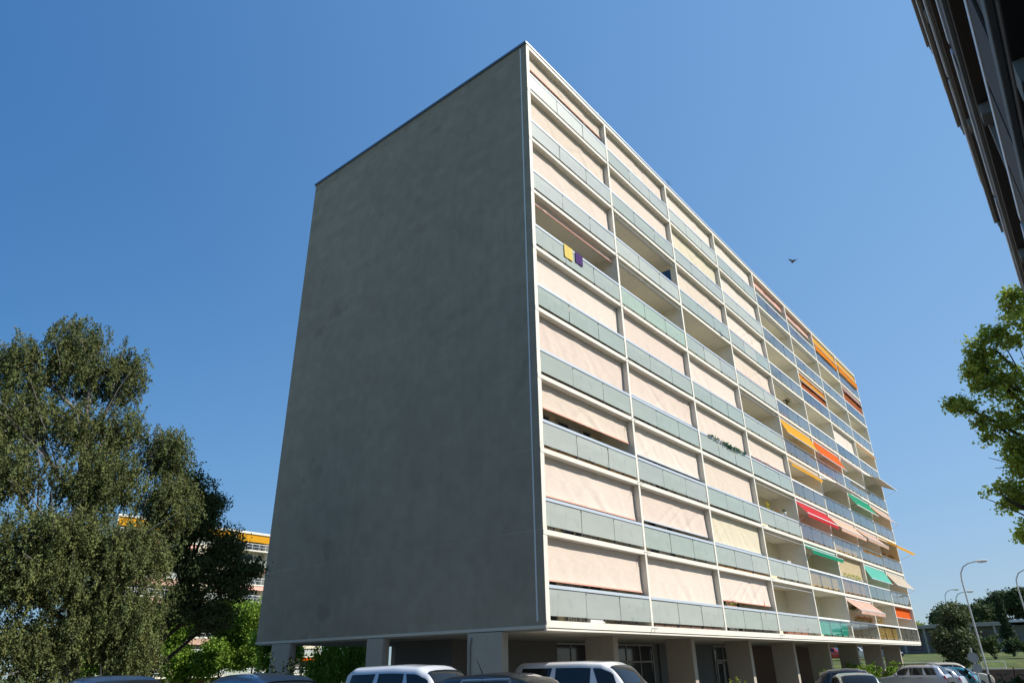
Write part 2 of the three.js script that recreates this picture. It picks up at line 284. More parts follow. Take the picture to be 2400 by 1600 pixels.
function awning(e, x, y, host) {
  const w = W - 0.3, n = 20, yt = 2.42, zt = -0.12, pts = [], P = [], U = [], I = [];
  for (let r = 0; r <= 6; r++) for (let i = 0; i <= n; i++) {
    const q = r / 6, sx = (i / n - 0.5), sag = -0.05 * Math.sin(q * Math.PI) * (1 - 0.4 * Math.cos(sx * 12));
    P.push(sx * w, yt - e.drop * q + sag, zt + (e.out - zt) * q); U.push((i / n) * 1, q);
    if (r && i) { const A = (r - 1) * (n + 1) + i - 1, B = A + 1, D = r * (n + 1) + i - 1, E2 = D + 1; I.push(A, D, B, B, D, E2); }
  }
  const g = new THREE.BufferGeometry(); g.setAttribute('position', new THREE.Float32BufferAttribute(P, 3)); g.setAttribute('uv', new THREE.Float32BufferAttribute(U, 2)); g.setIndex(I); g.computeVertexNormals();
  const m = mesh('awning', g, C[e.c], host); m.position.set(x, y, 0);
  mesh('front_bar', rbox(-w / 2 - 0.02, w / 2 + 0.02, yt - e.drop - 0.035, yt - e.drop + 0.02, e.out - 0.01, e.out + 0.04, 0.012), e.bar ? M.railw : M.rail, m);
  mesh('roller', disc(0.06, w, 0, yt + 0.05, zt - 0.02, 'x', 12), M.railw, m);
  for (const s of [-1, 1]) { const yo = Math.max(1.15, yt - e.drop - 0.55); mesh('arm', tube([V(s * (w / 2 - 0.08), yo, -0.1), V(s * (w / 2 - 0.08), (yo + yt - e.drop) / 2 - 0.03, e.out * 0.5), V(s * (w / 2 - 0.08), yt - e.drop, e.out)], 0.010, 0.009, 6), M.railw, m); }
  if (e.val) { // scalloped valance
    const vg = new THREE.PlaneGeometry(w, 0.2, 60, 2), p = vg.attributes.position;
    for (let i = 0; i < p.count; i++) { if (p.getY(i) < -0.05) p.setY(i, p.getY(i) - 0.025 * Math.abs(Math.sin(p.getX(i) * 8))); p.setZ(i, 0.012 * Math.sin(p.getX(i) * 7)); }
    vg.computeVertexNormals(); vg.translate(0, yt - e.drop - 0.14, e.out + 0.03); mesh('valance', vg, C[e.c], m);
  }
  if (e.shadowdrop) { const c = mesh('shadow_skirt_cloth', clothGeo[Math.floor(rnd() * 5)], C[e.shadowdrop], m); c.scale.set(0.97, e.cl, 1); c.position.set(0, yt - 0.1, -0.08); }  // dark brown sheet stands in for the shaded balcony below the awning
  if (e.skirt) { const c = mesh('shadow_skirt_cloth', clothGeo[Math.floor(rnd() * 5)], C[e.skirt], m); c.scale.set(0.97, e.cl, 1); c.position.set(0, yt - e.drop - 0.02, e.out + 0.01); }
  m.userData.label = 'extended ' + ({ brownstripe: 'brown and cream striped', peachstripe: 'peach striped', creamstripe: 'cream striped' }[e.c] || e.c) + ' awning';
}
for (let k = 0; k < NF; k++) for (let i = 0; i < NB; i++) {
  const e = plan[k][i], y = L0 + k * FH, x = (i + 0.5) * W, clear = i >= 4;
  // railing
  const rail = mesh('balcony_railing', railGeo, clear ? M.railw : M.rail, bld); rail.position.set(x + (i === 0 ? 0.04 : 0), y, -0.035);
  for (const q of [-1, 1]) mesh('stanchion', stanGeo, M.dark, rail).position.x = q * panesW / 2;
  mesh('rail_channel', underRail, M.dark, rail);
  mesh('glass_clips', clipGeo, M.dark, rail).userData.kind = 'stuff';
  for (let q = -1; q <= 1; q++) {
    const special = k === 5 && i === 1; const pm = clear ? M.clear : special ? frostGreen : frostPick(i * 3 + (q === 0 ? 0 : q * (hash2(i, k * 3) > 0.7 ? 5 : 0)), k);
    const p = mesh('glass_pane', paneGeos[(i * 5 + k * 3 + q + 1) % 5], pm, rail); p.position.set(q * panesW + 0.004 * (hash2(i * 9 + q, k) - 0.5), 0.135 + 0.006 * (hash2(i * 3 + q, k * 7) - 0.5), 0); p.rotation.x = 0.012 * (hash2(i * 5 + q, k * 11) - 0.5); p.rotation.y = 0.008 * (hash2(i * 5 + q + 1, k * 13) - 0.5);
  }
  if (e.screen) { const s = mesh('privacy_screen', (() => { const g = new THREE.PlaneGeometry(W - 0.9, 0.84, 60, 1), p = g.attributes.position; for (let q = 0; q < p.count; q++) p.setZ(q, 0.015 * Math.sin(p.getX(q) * 6)); g.computeVertexNormals(); const uv = g.attributes.uv; for (let q = 0; q < uv.count; q++) uv.setX(q, uv.getX(q) * 5); return g; })(), C[e.screen], rail); s.position.set(-0.15, 0.53, -0.09); }
  // flat front behind, wherever the cloth leaves it in view
  if (!(e.t === 'b' && e.f > 1)) {
    for (const dx of e.t === 'b' ? [-1.75, 1.2] : [-1.7]) {
      const wn = mesh('window', windowGeo, e.t === 'b' ? M.frame : M.framew, bld); wn.position.set(x + dx, y, wallZ);
      windowPanes.forEach(g => mesh('window_pane', g, M.pane, wn));
      const cu = mesh('window_curtain', curtainGeo, sheer, wn); cu.position.x = [-0.6, 0.6, 0.1][(i + k) % 3];
    }
  }
  if (e.t === 'b') {
    const full = 1.48, drop = e.f <= 1 ? e.f * (full - 0.02) : full + (e.f - 1) * 6, yt = (k === NF - 1 ? 2.50 : 2.57);
    const pinks = ['pink', 'pink2', 'pink3', 'pink4', 'pink5'], cc = e.c.startsWith('pink') ? pinks[Math.floor(hash2(i * 17 + 5, k * 31 + 2) * 5)] : e.c, g = clothGeo[Math.floor(rnd() * 9)], s = mesh('sun_blind', g, C[cc], bld); s.position.set(x, y + yt, -0.27); s.scale.y = drop;
    const bb = mesh('bottom_bar', box(-W / 2 + 0.11, W / 2 - 0.11, -0.02, 0.025, -0.02, 0.02), e.c === 'pink' ? C.salmon : M.rail, s); bb.position.set(0, -1, 0.03); bb.scale.y = 1 / drop;
    const rd = mesh('crank_rod', rodGeo, M.dark, s); rd.position.set(W / 2 - 0.33, -0.12 / drop, 0.05); rd.scale.y = 1 / drop;
    if (e.c !== 'pink' && e.c !== 'pink2' && e.c !== 'pink3') s.userData.label = { cream: 'cream', pale: 'pale off-white', salmon: 'short salmon', orange: 'short bright orange', creamstripe: 'cream striped' }[e.c] + ' drop blind';
  } else if (e.t === 'a') awning(e, x, y, bld);
  if (e.rod) { const r = mesh('blind_roller', [disc(0.045, W - 0.3, 0, 2.44, -0.2, 'x', 10), box(-W / 2 + 0.2, W / 2 - 0.2, 2.36, 2.385, -0.06, -0.03)], M.frame, bld); r.position.set(x, y, 0); }
  if (e.panel) { const p = mesh('painted_panel', box(-0.012, 0, 0.05, 2.3, wallZ + 0.05, -0.35), M.bluepanel, bld); p.position.set(x + W / 2 - 0.074, y, 0); p.userData.label = 'deep blue panel on balcony side wall'; }
}
for (const i of [1, 3]) for (let k = 0; k < NF; k++) for (const s of [-1, 1]) { const p = mesh('drain_spout', spoutGeo, M.trim, bld); p.position.set(i * W + s * 0.13, L0 + k * FH - 0.07, -0.01); }
for (const [i, r] of [[0.9, 0], [2, 1], [3.4, 0], [5.5, 0]]) mesh('roof_bracket', box(i * W, i * W + 0.05, TOP + 0.06, TOP + 0.14, -0.02, 0.03), M.coping, bld);
mesh('roof_aerial', [bar(V(2.12 * W, TOP + 0.05, -0.1), V(2.12 * W, TOP + 0.7, -0.1), 0.012), bar(V(2.12 * W - 0.4, TOP + 0.55, -0.1), V(2.12 * W + 0.4, TOP + 0.6, -0.1), 0.008)], M.dark, bld);

// --- ground floor: soffit, edge lip, columns, core with entrance
const SOF = 2.60;
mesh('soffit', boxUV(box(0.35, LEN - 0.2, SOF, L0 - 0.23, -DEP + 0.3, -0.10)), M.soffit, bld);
mesh('edge_lip', rbox(0.02, LEN - 0.02, SOF - 0.03, SOF + 0.03, -0.12, -0.03, 0.012), M.white, bld);
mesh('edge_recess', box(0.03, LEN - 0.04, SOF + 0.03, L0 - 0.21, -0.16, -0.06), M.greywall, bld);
mesh('end_beam', boxUV(box(0.06, 0.34, SOF - 0.02, L0 - 0.2, -DEP + 0.1, -0.14)), M.concrete, bld);
for (let i = 0; i <= NB; i++) for (const [z0, z1] of i ? [[-3.05, -1.72], [-14.5, -13.2]] : [[-3.2, -1.72], [-8.3, -7.4], [-14.5, -13.2]]) {
  const x1 = Math.min(i * W + 0.22, LEN - 0.1), x0 = x1 - 0.34;
  mesh('column', boxUV(rbox(x0, x1, T(x0, z0) - 0.2, SOF, z0, z1, 0.02)), M.pillar, bld);
}
mesh('drain_pipe', tube([V(-0.17, -0.2, -3.05), V(-0.17, 2.2, -3.05), V(-0.16, 2.42, -3.0), V(-0.05, 2.52, -3.05), V(0.1, 2.6, -3.1)], 0.035, 0.035, 8), M.concrete, bld);
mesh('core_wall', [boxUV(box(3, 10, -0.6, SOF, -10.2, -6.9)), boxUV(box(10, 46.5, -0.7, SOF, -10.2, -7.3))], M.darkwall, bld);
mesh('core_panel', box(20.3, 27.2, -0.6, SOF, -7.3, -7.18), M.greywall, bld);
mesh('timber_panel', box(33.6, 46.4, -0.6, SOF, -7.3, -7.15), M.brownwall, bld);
for (const [x0, x1, door] of [[10.1, 13.0, 0], [15.2, 19.6, 1], [27.6, 33.2, 1]]) {
  const g = [box(x0, x1, SOF - 0.12, SOF - 0.03, -7.28, -7.18), box(x0, x1, 1.65, 1.73, -7.28, -7.18)];
  const n = Math.round((x1 - x0) / 1.45); for (let q = 0; q <= n; q++) { const x = x0 + (x1 - x0 - 0.07) * q / n; g.push(box(x, x + 0.07, -0.5, SOF - 0.12, -7.279, -7.185)); }
  const fr = mesh('entrance_glazing', g, M.frame, bld);
  for (let q = 0; q < n; q++) { const xa = x0 + (x1 - x0 - 0.07) * q / n + 0.08, xb = x0 + (x1 - x0 - 0.07) * (q + 1) / n - 0.01; mesh('glazing_pane', box(xa, xb, 1.74, SOF - 0.13, -7.25, -7.22), M.pane, fr); mesh('glazing_pane', box(xa, xb, -0.45, 1.64, -7.25, -7.22), M.pane, fr); }
  if (door) mesh('door', [box(x0 + 0.2, x0 + 0.27, -0.45, 1.6, -7.2, -7.14), box(x0 + 1.1, x0 + 1.17, -0.45, 1.6, -7.2, -7.14), box(x0 + 0.2, x0 + 1.17, 1.53, 1.6, -7.2, -7.14)], M.framew, fr);
}

// ---------------------------------------------------------------- dark lower block beside the camera (its shaded side hangs over the view)
{
  const x0 = -30, x1 = -1.6, zf = 13.93, g = thing('apartment_building', 'shaded dark apartment block overhanging the top right corner of the view', 'building');
  const lv = [4.95, 7.65, 10.35, 13.1, 15.75];
  lv.forEach((y, k) => { mesh(k === 4 ? 'roof_slab' : 'floor_slab', boxUV(rbox(x0, x1, y - 0.2, y, zf + 0.05, zf + 11.5, 0.015)), M.shadedbrown, g); mesh('edge_beam', boxUV(rbox(x0, x1 - 0.02, y - 0.10, y + 0.03, zf + 0.005, zf + 0.05, 0.01)), M.concrete, g); });
  mesh('rear_wall', boxUV(box(x0 + 0.1, x1 - 0.1, 2.0, 15.5, zf + 1.6, zf + 11.4)), M.shadedbrown, g);
  mesh('ground_floor_wall', boxUV(box(x0 + 1, x1 - 1, -0.6, 4.7, zf + 2.2, zf + 11)), M.shadedbrown, g);
  const nb = 7, w = (x1 - x0) / nb, oc = ['bamboobrown', 'shadowbrown', 'bamboo', 'bamboobrown'];
  for (let i = 0; i <= nb; i++) mesh('partition_wall', boxUV(box(Math.min(x1 - 0.15, x0 + i * w), Math.min(x1, x0 + i * w + 0.15), 4.96, 15.5, zf + 0.1, zf + 1.6)), M.concrete, g);
  for (let k = 0; k < 4; k++) for (let i = 2; i < nb; i++) {
    const x = x0 + (i + 0.5) * w, y = lv[k], r = mesh('balcony_railing', rbox(-w / 2 + 0.1, w / 2 - 0.1, 0.94, 1.04, 0.03, 0.08, 0.01), M.rail, g); r.position.set(x, y, zf);
    for (const s of [-1, 0, 1]) { const p = mesh('railing_panel', box(-w / 6 + 0.08, w / 6 - 0.08, 0.1, 0.93, 0.04, 0.055), M.shadedbrown, r); p.position.x = s * (w / 3 - 0.04); }
    if ((i * 3 + k * 2) % 5 === 0) continue;
    const d = 0.7 + 0.3 * ((i * 7 + k * 3) % 4), cl = mesh('sun_blind', box(-w / 2 + 0.12, w / 2 - 0.12, -d, 0, -0.006, 0.006), C[oc[(i + 2 * k) % 4]], g); cl.position.set(x, y + 2.48, zf + 0.3);
    mesh('bottom_bar', box(-w / 2 + 0.12, w / 2 - 0.12, -d - 0.05, -d, -0.02, 0.02), M.dark, cl);
  }
  for (let k = 0; k < 5; k++) for (let i = 2; i <= nb; i++) { const s = mesh('slab_bracket', box(-0.12, 0.12, -0.36, -0.202, 0.06, 0.5), M.concrete, g); s.position.set(x0 + i * w - 0.14, lv[k], zf); }
}

// ---------------------------------------------------------------- two more blocks of the estate in the distance
function farBlock(label, x0, zf, nb, nf, base, w, colours, s0) {
  srand(s0); const g = thing('apartment_building', label, 'building', 'distant apartment blocks'), x1 = x0 + nb * w, fh = 2.75, top = base + nf * fh, dep = 13;
  mesh('wall', boxUV(box(x0 + 0.05, x1 - 0.05, base, top - 0.1, zf - dep, zf - 1.5)), M.cream, g);
  mesh('roof', boxUV(box(x0 - 0.1, x1 + 0.1, top - 0.2, top + 0.15, zf - dep - 0.1, zf + 0.1)), M.white, g);
  for (let k = 0; k < nf; k++) mesh('floor_slab', box(x0, x1, base + k * fh - 0.22, base + k * fh, zf - dep + 0.1, zf), k % 2 ? M.white : M.white, g);
  for (let i = 0; i <= nb; i++) mesh('partition_wall', box(x0 + i * w - 0.07, x0 + i * w + 0.07, base + 0.01, top - 0.21, zf - 1.5, zf - 0.03), M.white, g);
  for (let i = 0; i <= nb; i++) { const x = x0 + i * w, q = new THREE.CylinderGeometry(0.45, 0.28, base - T(x, zf - 2) + 0.3, 4); q.translate(x, (base + T(x, zf - 2)) / 2 - 0.25, zf - 2.2); mesh('column', q, M.white, g); }
  mesh('core_wall', box(x0 + 3, x1 - 3, base - 4, base - 0.23, zf - 9, zf - 5), M.brownwall, g);
  const rg = merge([box(-w / 2 + 0.1, w / 2 - 0.1, 0.93, 1.0, -0.04, 0.0), box(-w / 2 + 0.1, w / 2 - 0.1, 0.5, 0.53, -0.03, -0.01), ...[-2, -1, 0, 1, 2].map(q => box(q * w / 5 - 0.02, q * w / 5 + 0.02, 0, 0.93, -0.035, -0.005))]);
  const pg = box(-w / 2 + 0.12, w / 2 - 0.12, 0.08, 0.9, -0.06, -0.05), fg = merge([box(-w / 2 + 0.3, w / 2 - 0.3, 2.2, 2.28, 0, 0.06), ...[-2, -1, 0, 1, 2].map(q => box(q * w / 5.4 - 0.04, q * w / 5.4 + 0.04, 0.05, 2.2, 0, 0.06))]), wg = box(-w / 2 + 0.32, w / 2 - 0.32, 0.05, 2.19, 0.01, 0.03);
  for (let k = 0; k < nf; k++) for (let i = 0; i < nb; i++) {
    const x = x0 + (i + 0.5) * w, y = base + k * fh;
    const r = mesh('balcony_railing', rg, M.railw, g); r.position.set(x, y, zf - 0.03); mesh('glass_pane', pg, (i + k) % 3 ? M.clear : frostMats[1], r);
    const wn = mesh('window', fg, M.framew, g); wn.position.set(x, y, zf - 1.5); mesh('window_pane', wg, M.pane, wn);
    const cu = mesh('window_curtain', curtainGeo, sheer, wn); cu.position.x = rr(-2, 2);
    const c = colours(k, i); if (!c) continue;
    const h = c[1], s = mesh('sun_blind', clothGeo[(i + k) % 5], C[c[0]], g); s.scale.set(w / W, h, 1); s.position.set(x, y + 2.5, zf - 0.1); s.rotation.x = -c[2];
    s.userData.label = c[0] + ' blind';
  }
  return g;
}
farBlock('distant pale apartment block with coloured awnings seen past the birch', 24.5, -97, 6, 8, 0.95, 6.4, (k, i) => {
  if (k === 7) return i < 4 ? ['yellow', 1.25, 0.12] : null;
  const t = hash2(k * 5 + 1, i * 3 + 2); return t < 0.18 ? ['salmon', 0.7, 0.3] : t < 0.36 ? ['peach', 0.9, 0.2] : t < 0.46 ? ['orange', 0.5, 0.4] : t < 0.58 ? ['cream', 1.3, 0.05] : t < 0.64 ? ['red', 0.5, 0.4] : null;
}, 9);
farBlock('distant apartment block half hidden behind the birch at the left edge', -26, -58.5, 4, 8, 1.35, 6.3, (k, i) => { const t = hash2(k * 11 + 4, i * 7 + 5); return t < 0.25 ? ['peach', 0.9, 0.3] : t < 0.45 ? ['orange', 0.6, 0.35] : t < 0.6 ? ['cream', 1.2, 0.1] : null; }, 10);

// ---------------------------------------------------------------- foliage
function leafMat(r, g, b, tr = 0.35) { return new THREE.MeshPhysicalMaterial({ color: lin(r, g, b), roughness: 0.75, transmission: tr, thickness: 0, specularIntensity: 0.45, vertexColors: true, side: THREE.DoubleSide }); }
const LM = { birch: leafMat(0.130, 0.152, 0.046, 0.28), dark: leafMat(0.085, 0.115, 0.035, 0.25), lime: leafMat(0.20, 0.32, 0.03, 0.4), elm: leafMat(0.34, 0.41, 0.06, 0.55), wood: leafMat(0.09, 0.13, 0.045, 0.25), grey: leafMat(0.10, 0.13, 0.05, 0.3), cypress: leafMat(0.035, 0.06, 0.025, 0.15), flowerred: leafMat(0.6, 0.04, 0.04), flowerpink: leafMat(0.75, 0.25, 0.38), floweryellow: leafMat(0.85, 0.6, 0.05), flowerviolet: leafMat(0.38, 0.2, 0.65) };
class Leaves {
  constructor() { this.p = []; this.n = []; this.c = []; }
  add(c, size, dir, tint) { // folded rhombus leaf
    const up = V(gauss(), 0.8 + gauss(), gauss()).normalize(), d = dir.clone().normalize(), s = d.clone().cross(up).normalize(), n = s.clone().cross(d).normalize();
    const A = c, B = c.clone().addScaledVector(d, size), h = size * 0.33, mid = c.clone().addScaledVector(d, size * 0.45), L = mid.clone().addScaledVector(s, h).addScaledVector(n, h * 0.35), R = mid.clone().addScaledVector(s, -h).addScaledVector(n, h * 0.35);
    for (const [a, b2, c2] of [[A, B, L], [A, R, B]]) {
      const m = b2.clone().sub(a).cross(c2.clone().sub(a)).normalize();
      for (const q of [a, b2, c2]) { this.p.push(q.x, q.y, q.z); this.n.push(m.x, m.y, m.z); this.c.push(tint[0], tint[1], tint[2]); }
    }
  }
  geo() { const g = new THREE.BufferGeometry(); g.setAttribute('position', new THREE.Float32BufferAttribute(this.p, 3)); g.setAttribute('normal', new THREE.Float32BufferAttribute(this.n, 3)); g.setAttribute('color', new THREE.Float32BufferAttribute(this.c, 3)); g.setAttribute('uv', new THREE.Float32BufferAttribute(new Float32Array(this.p.length / 3 * 2), 2)); return g; }
}
const tintOf = v => { const k = 1 + v * gauss(), y = gauss() * 0.08; return [k * (1 + y), k, k * (1 - y)]; };
// lobes: [x, y, z, rx, ry, rz, clumps]
function crownGeo(lobes, per, size, clump, droop, v = 0.22, tight = 0.36) {
  const L = new Leaves(), subs = [];
  for (const [x, y, z, rx, ry, rz, n] of lobes) for (let i = 0; i < n; i++) {
    if (i % 24 === 0) { subs.length = 0; for (let q = 0; q < 9; q++) { let e; do e = V(rr(-1, 1), rr(-1, 1), rr(-1, 1)); while (e.length() > 1 || e.length() < 0.05); subs.push(e.normalize().multiplyScalar(rr(0.35, 0.85))); } }
    const sb = subs[i % 9], d = V(gauss(), gauss(), gauss()).multiplyScalar(tight).add(sb);
    const c = V(x + d.x * rx, y + d.y * ry, z + d.z * rz), tint = tintOf(v), dir = V(gauss(), -droop + gauss() * 0.5, gauss()).normalize();
    for (let k = 0; k < per; k++) {
      const q = k / per, p = droop > 0.6 ? c.clone().addScaledVector(dir, clump * 2.2 * q).add(V(gauss() * clump * 0.25, -droop * clump * q, gauss() * clump * 0.25)) : c.clone().add(V(gauss() * clump, gauss() * clump * 0.7, gauss() * clump));
      const t2 = tintOf(0.12); L.add(p, size * rr(0.7, 1.25), V(gauss(), gauss() - droop * 0.8, gauss()), [tint[0] * t2[0], tint[1] * t2[1], tint[2] * t2[2]]);
    }
  }
  return L.geo();
}
function limbsTo(root, fork, lobes, r, sag = 0.2, twigs = 3) {
  const g = [];
  const tp = []; const n = 7; for (let i = 0; i <= n; i++) { const q = i / n; tp.push(V(root.x + (fork.x - root.x) * q + 0.08 * gauss() * Math.sin(q * 3), root.y + (fork.y - root.y) * q, root.z + (fork.z - root.z) * q + 0.08 * gauss() * Math.sin(q * 3))); }
  g.push(tube(tp, r, r * 0.2, 9));
  for (const l of lobes) {
    const e = V(l[0], l[1], l[2]), q = Math.min(0.95, Math.max(0.25, (e.y - root.y) / (fork.y - root.y) - rr(0.18, 0.36))), s = tp[Math.round(q * n)].clone();
    const m = s.clone().lerp(e, 0.5).add(V(gauss() * 0.15, Math.abs(e.y - s.y) * -0.05 + sag * 0.5, gauss() * 0.15));
    const c = new THREE.CatmullRomCurve3([s, m, e]), pts = c.getPoints(8); const rb = r * (0.5 - 0.28 * q); g.push(tube(pts, rb, rb * 0.3, 7));
    for (let t = 0; t < twigs; t++) { const st = pts[3 + Math.floor(rnd() * 5)], en = e.clone().add(V(rr(-1, 1) * l[3], rr(-0.5, 0.9) * l[4], rr(-1, 1) * l[5])); const mm = st.clone().lerp(en, 0.55).add(V(gauss() * 0.1, 0.12, gauss() * 0.1)); g.push(tube(new THREE.CatmullRomCurve3([st, mm, en]).getPoints(5), rb * 0.35, rb * 0.08, 5)); }
  }
  return merge(g);
}
function tree(name, label, group, root, fork, lobes, o) {
  srand(o.seed); const t = thing(name, label, 'tree', group);
  mesh('trunk', limbsTo(root, fork, lobes, o.r, o.sag ?? 0.2, o.twigs ?? 3), o.bark || M.bark, t);
  mesh('crown', crownGeo(lobes, o.per, o.size, o.clump, o.droop, o.v, o.tight), o.leaf, t); return t;
}
// silver birch on the left
tree('birch_tree', 'tall silver birch with drooping grey-green foliage and pale limbs', null, V(-8.7, -0.4, -10.9), V(-10.3, 11.2, -12.1), [
  [-10.8, 12.6, -12.4, 1.0, 0.9, 1.0, 190], [-12.2, 11.3, -12.7, 1.25, 1.1, 1.2, 260], [-10.5, 11.4, -12.3, 1.3, 1.2, 1.2, 290], [-9.2, 11.7, -12.0, 0.8, 1.1, 0.9, 190],
  [-11.8, 9.5, -12.4, 1.6, 1.2, 1.4, 380], [-10.3, 9.3, -11.6, 0.9, 0.9, 0.8, 150], [-10.6, 4.4, -9.9, 1.2, 1.0, 1.2, 280], [-9.0, 9.5, -11.7, 0.9, 1.1, 0.9, 190], [-7.7, 8.9, -10.8, 0.85, 0.95, 0.9, 230], [-9.5, 7.6, -11.0, 1.6, 1.2, 1.5, 470],
  [-12.2, 7.5, -11.8, 1.6, 1.3, 1.4, 420], [-7.5, 7.0, -10.2, 0.95, 1.0, 1.0, 300], [-10.7, 5.6, -10.3, 1.7, 1.1, 1.5, 520], [-8.7, 5.2, -9.7, 1.5, 1.1, 1.4, 480],
  [-12.0, 4.3, -10.6, 1.5, 1.1, 1.3, 420], [-8.8, 3.5, -9.6, 1.6, 1.0, 1.4, 460], [-10.4, 2.6, -10.1, 1.5, 1.0, 1.3, 380], [-8.2, 2.3, -9.3, 1.0, 0.9, 1.1, 260], [-12.4, 2.0, -10.8, 1.2, 1.0, 1.2, 240], [-10.2, 1.1, -9.9, 1.4, 0.8, 1.2, 220],
], { seed: 101, r: 0.24, bark: M.birchbark, leaf: LM.birch, per: 44, size: 0.078, clump: 0.24, droop: 0.95, twigs: 8, tight: 0.27, v: 0.3 });
// tree standing in the shade of the block
tree('shaded_tree', 'dark tree in the shadow of the tall block beside the birch', null, V(-6.4, -0.4, -13.0), V(-5.0, 6.4, -12.4), [
  [-5.8, 8.1, -12.7, 0.75, 0.75, 0.8, 150], [-5.0, 7.5, -12.4, 0.65, 0.8, 0.8, 130], [-5.3, 6.6, -12.4, 0.9, 0.8, 0.9, 200], [-4.3, 5.9, -11.9, 0.8, 0.7, 0.8, 170], [-3.6, 5.2, -11.6, 0.75, 0.5, 0.8, 130], [-4.9, 5.0, -12.2, 1.0, 0.8, 1.0, 260], [-3.9, 4.5, -11.8, 0.75, 0.55, 0.8, 130], [-5.4, 3.8, -12.5, 1.0, 0.8, 1.0, 240], [-4.3, 3.4, -12.0, 0.8, 0.7, 0.8, 170], [-6.0, 5.6, -12.8, 0.8, 1.0, 0.8, 190],
], { seed: 202, r: 0.2, leaf: LM.dark, per: 30, size: 0.095, clump: 0.24, droop: 0.6, tight: 0.28 });
// row of young limes in front of the distant block
[[5.6, -52.2, 1.05, 'farthest left of the row, low behind the birch'], [8.9, -51.2, 1.0, 'first one right of the birch'], [11.6, -50.2, 1.05, 'second from the birch in the row'], [14.0, -48.8, 1.1, 'third from the birch in the row'], [16.2, -47.6, 1.15, 'fourth from the birch in the row'], [18.6, -46.3, 1.1, 'beside the rear column of the tall block'], [14.4, -35.6, 0.8, 'seen through the open ground floor']].forEach(([x, z, s, where], i) => {
  const y = T(x, z), L = []; srand(300 + i); for (let q = 0; q < 9; q++) L.push([x + rr(-1.7, 1.7) * s, y + rr(3.2, 7.5) * s, z + rr(-1.2, 1.2), rr(0.9, 1.4) * s, rr(0.8, 1.1) * s, 1.2, 170]);
  tree('lime_tree', 'small bright green street tree, ' + where, 'street trees before the distant block', V(x, y - 0.2, z), V(x + 0.1, y + 6.0, z), L, { seed: 310 + i, r: 0.13, leaf: LM.lime, per: 12, size: 0.24, clump: 0.34, droop: 0.2, twigs: 2 });
});
[[17.2, -34.0], [20.5, -34.2]].forEach(([x, z], i) => { const y = T(x, z), L = []; srand(340 + i); for (let q = 0; q < 5; q++) L.push([x + rr(-1.2, 1.2), y + rr(2.4, 5.4), z + rr(-1, 1), 1.1, 1.3, 1.1, 95]); tree('willow_tree', i ? 'weeping willow behind the open ground floor, nearer the dark core wall' : 'weeping willow behind the open ground floor, between the end columns', 'willows behind the block', V(x, y - 0.2, z), V(x, y + 4.5, z), L, { seed: 350 + i, r: 0.16, leaf: LM.lime, per: 16, size: 0.2, clump: 0.4, droop: 1.5 }); });
// tree reaching in from the right
tree('leafy_tree', 'leafy sunlit tree reaching in from the right edge', null, V(7.2, -0.6, 14.9), V(6.9, 10.9, 14.4), [
  [6.29, 7.25, 12.76, 0.54, 0.41, 0.61, 31], [6.29, 11.67, 14.12, 0.68, 0.61, 0.68, 37], [6.22, 9.97, 12.42, 0.34, 0.27, 0.41, 14],
  [6.36, 10.85, 13.85, 0.9, 0.88, 0.68, 55], [6.29, 10.31, 12.97, 0.73, 0.71, 0.68, 42], [6.29, 9.43, 12.42, 0.73, 0.62, 0.6, 40], [6.22, 8.68, 11.74, 0.49, 0.44, 0.55, 27], [6.29, 8.95, 13.17, 0.98, 0.88, 1.02, 65], [6.29, 7.93, 12.36, 0.73, 0.53, 0.68, 40], [6.36, 8, 13.85, 1.06, 1.15, 1.02, 65], [6.22, 6.57, 12.63, 0.73, 0.53, 0.76, 42], [6.29, 6.77, 13.85, 1.06, 1.06, 1.02, 65], [6.22, 5.75, 12.22, 0.65, 0.4, 0.76, 37], [6.29, 5.41, 13.58, 0.98, 0.88, 0.94, 65], [6.22, 4.73, 12.63, 0.65, 0.44, 0.68, 39], [6.29, 4.19, 12.9, 0.65, 0.44, 0.76, 40], [6.56, 10.04, 14.94, 1.22, 1.24, 1.1, 55], [6.7, 3.65, 13.44, 0.73, 0.53, 0.76, 31],
], { seed: 401, r: 0.22, leaf: LM.elm, per: 34, size: 0.115, clump: 0.17, droop: 0.35, twigs: 6, v: 0.3, tight: 0.27 });
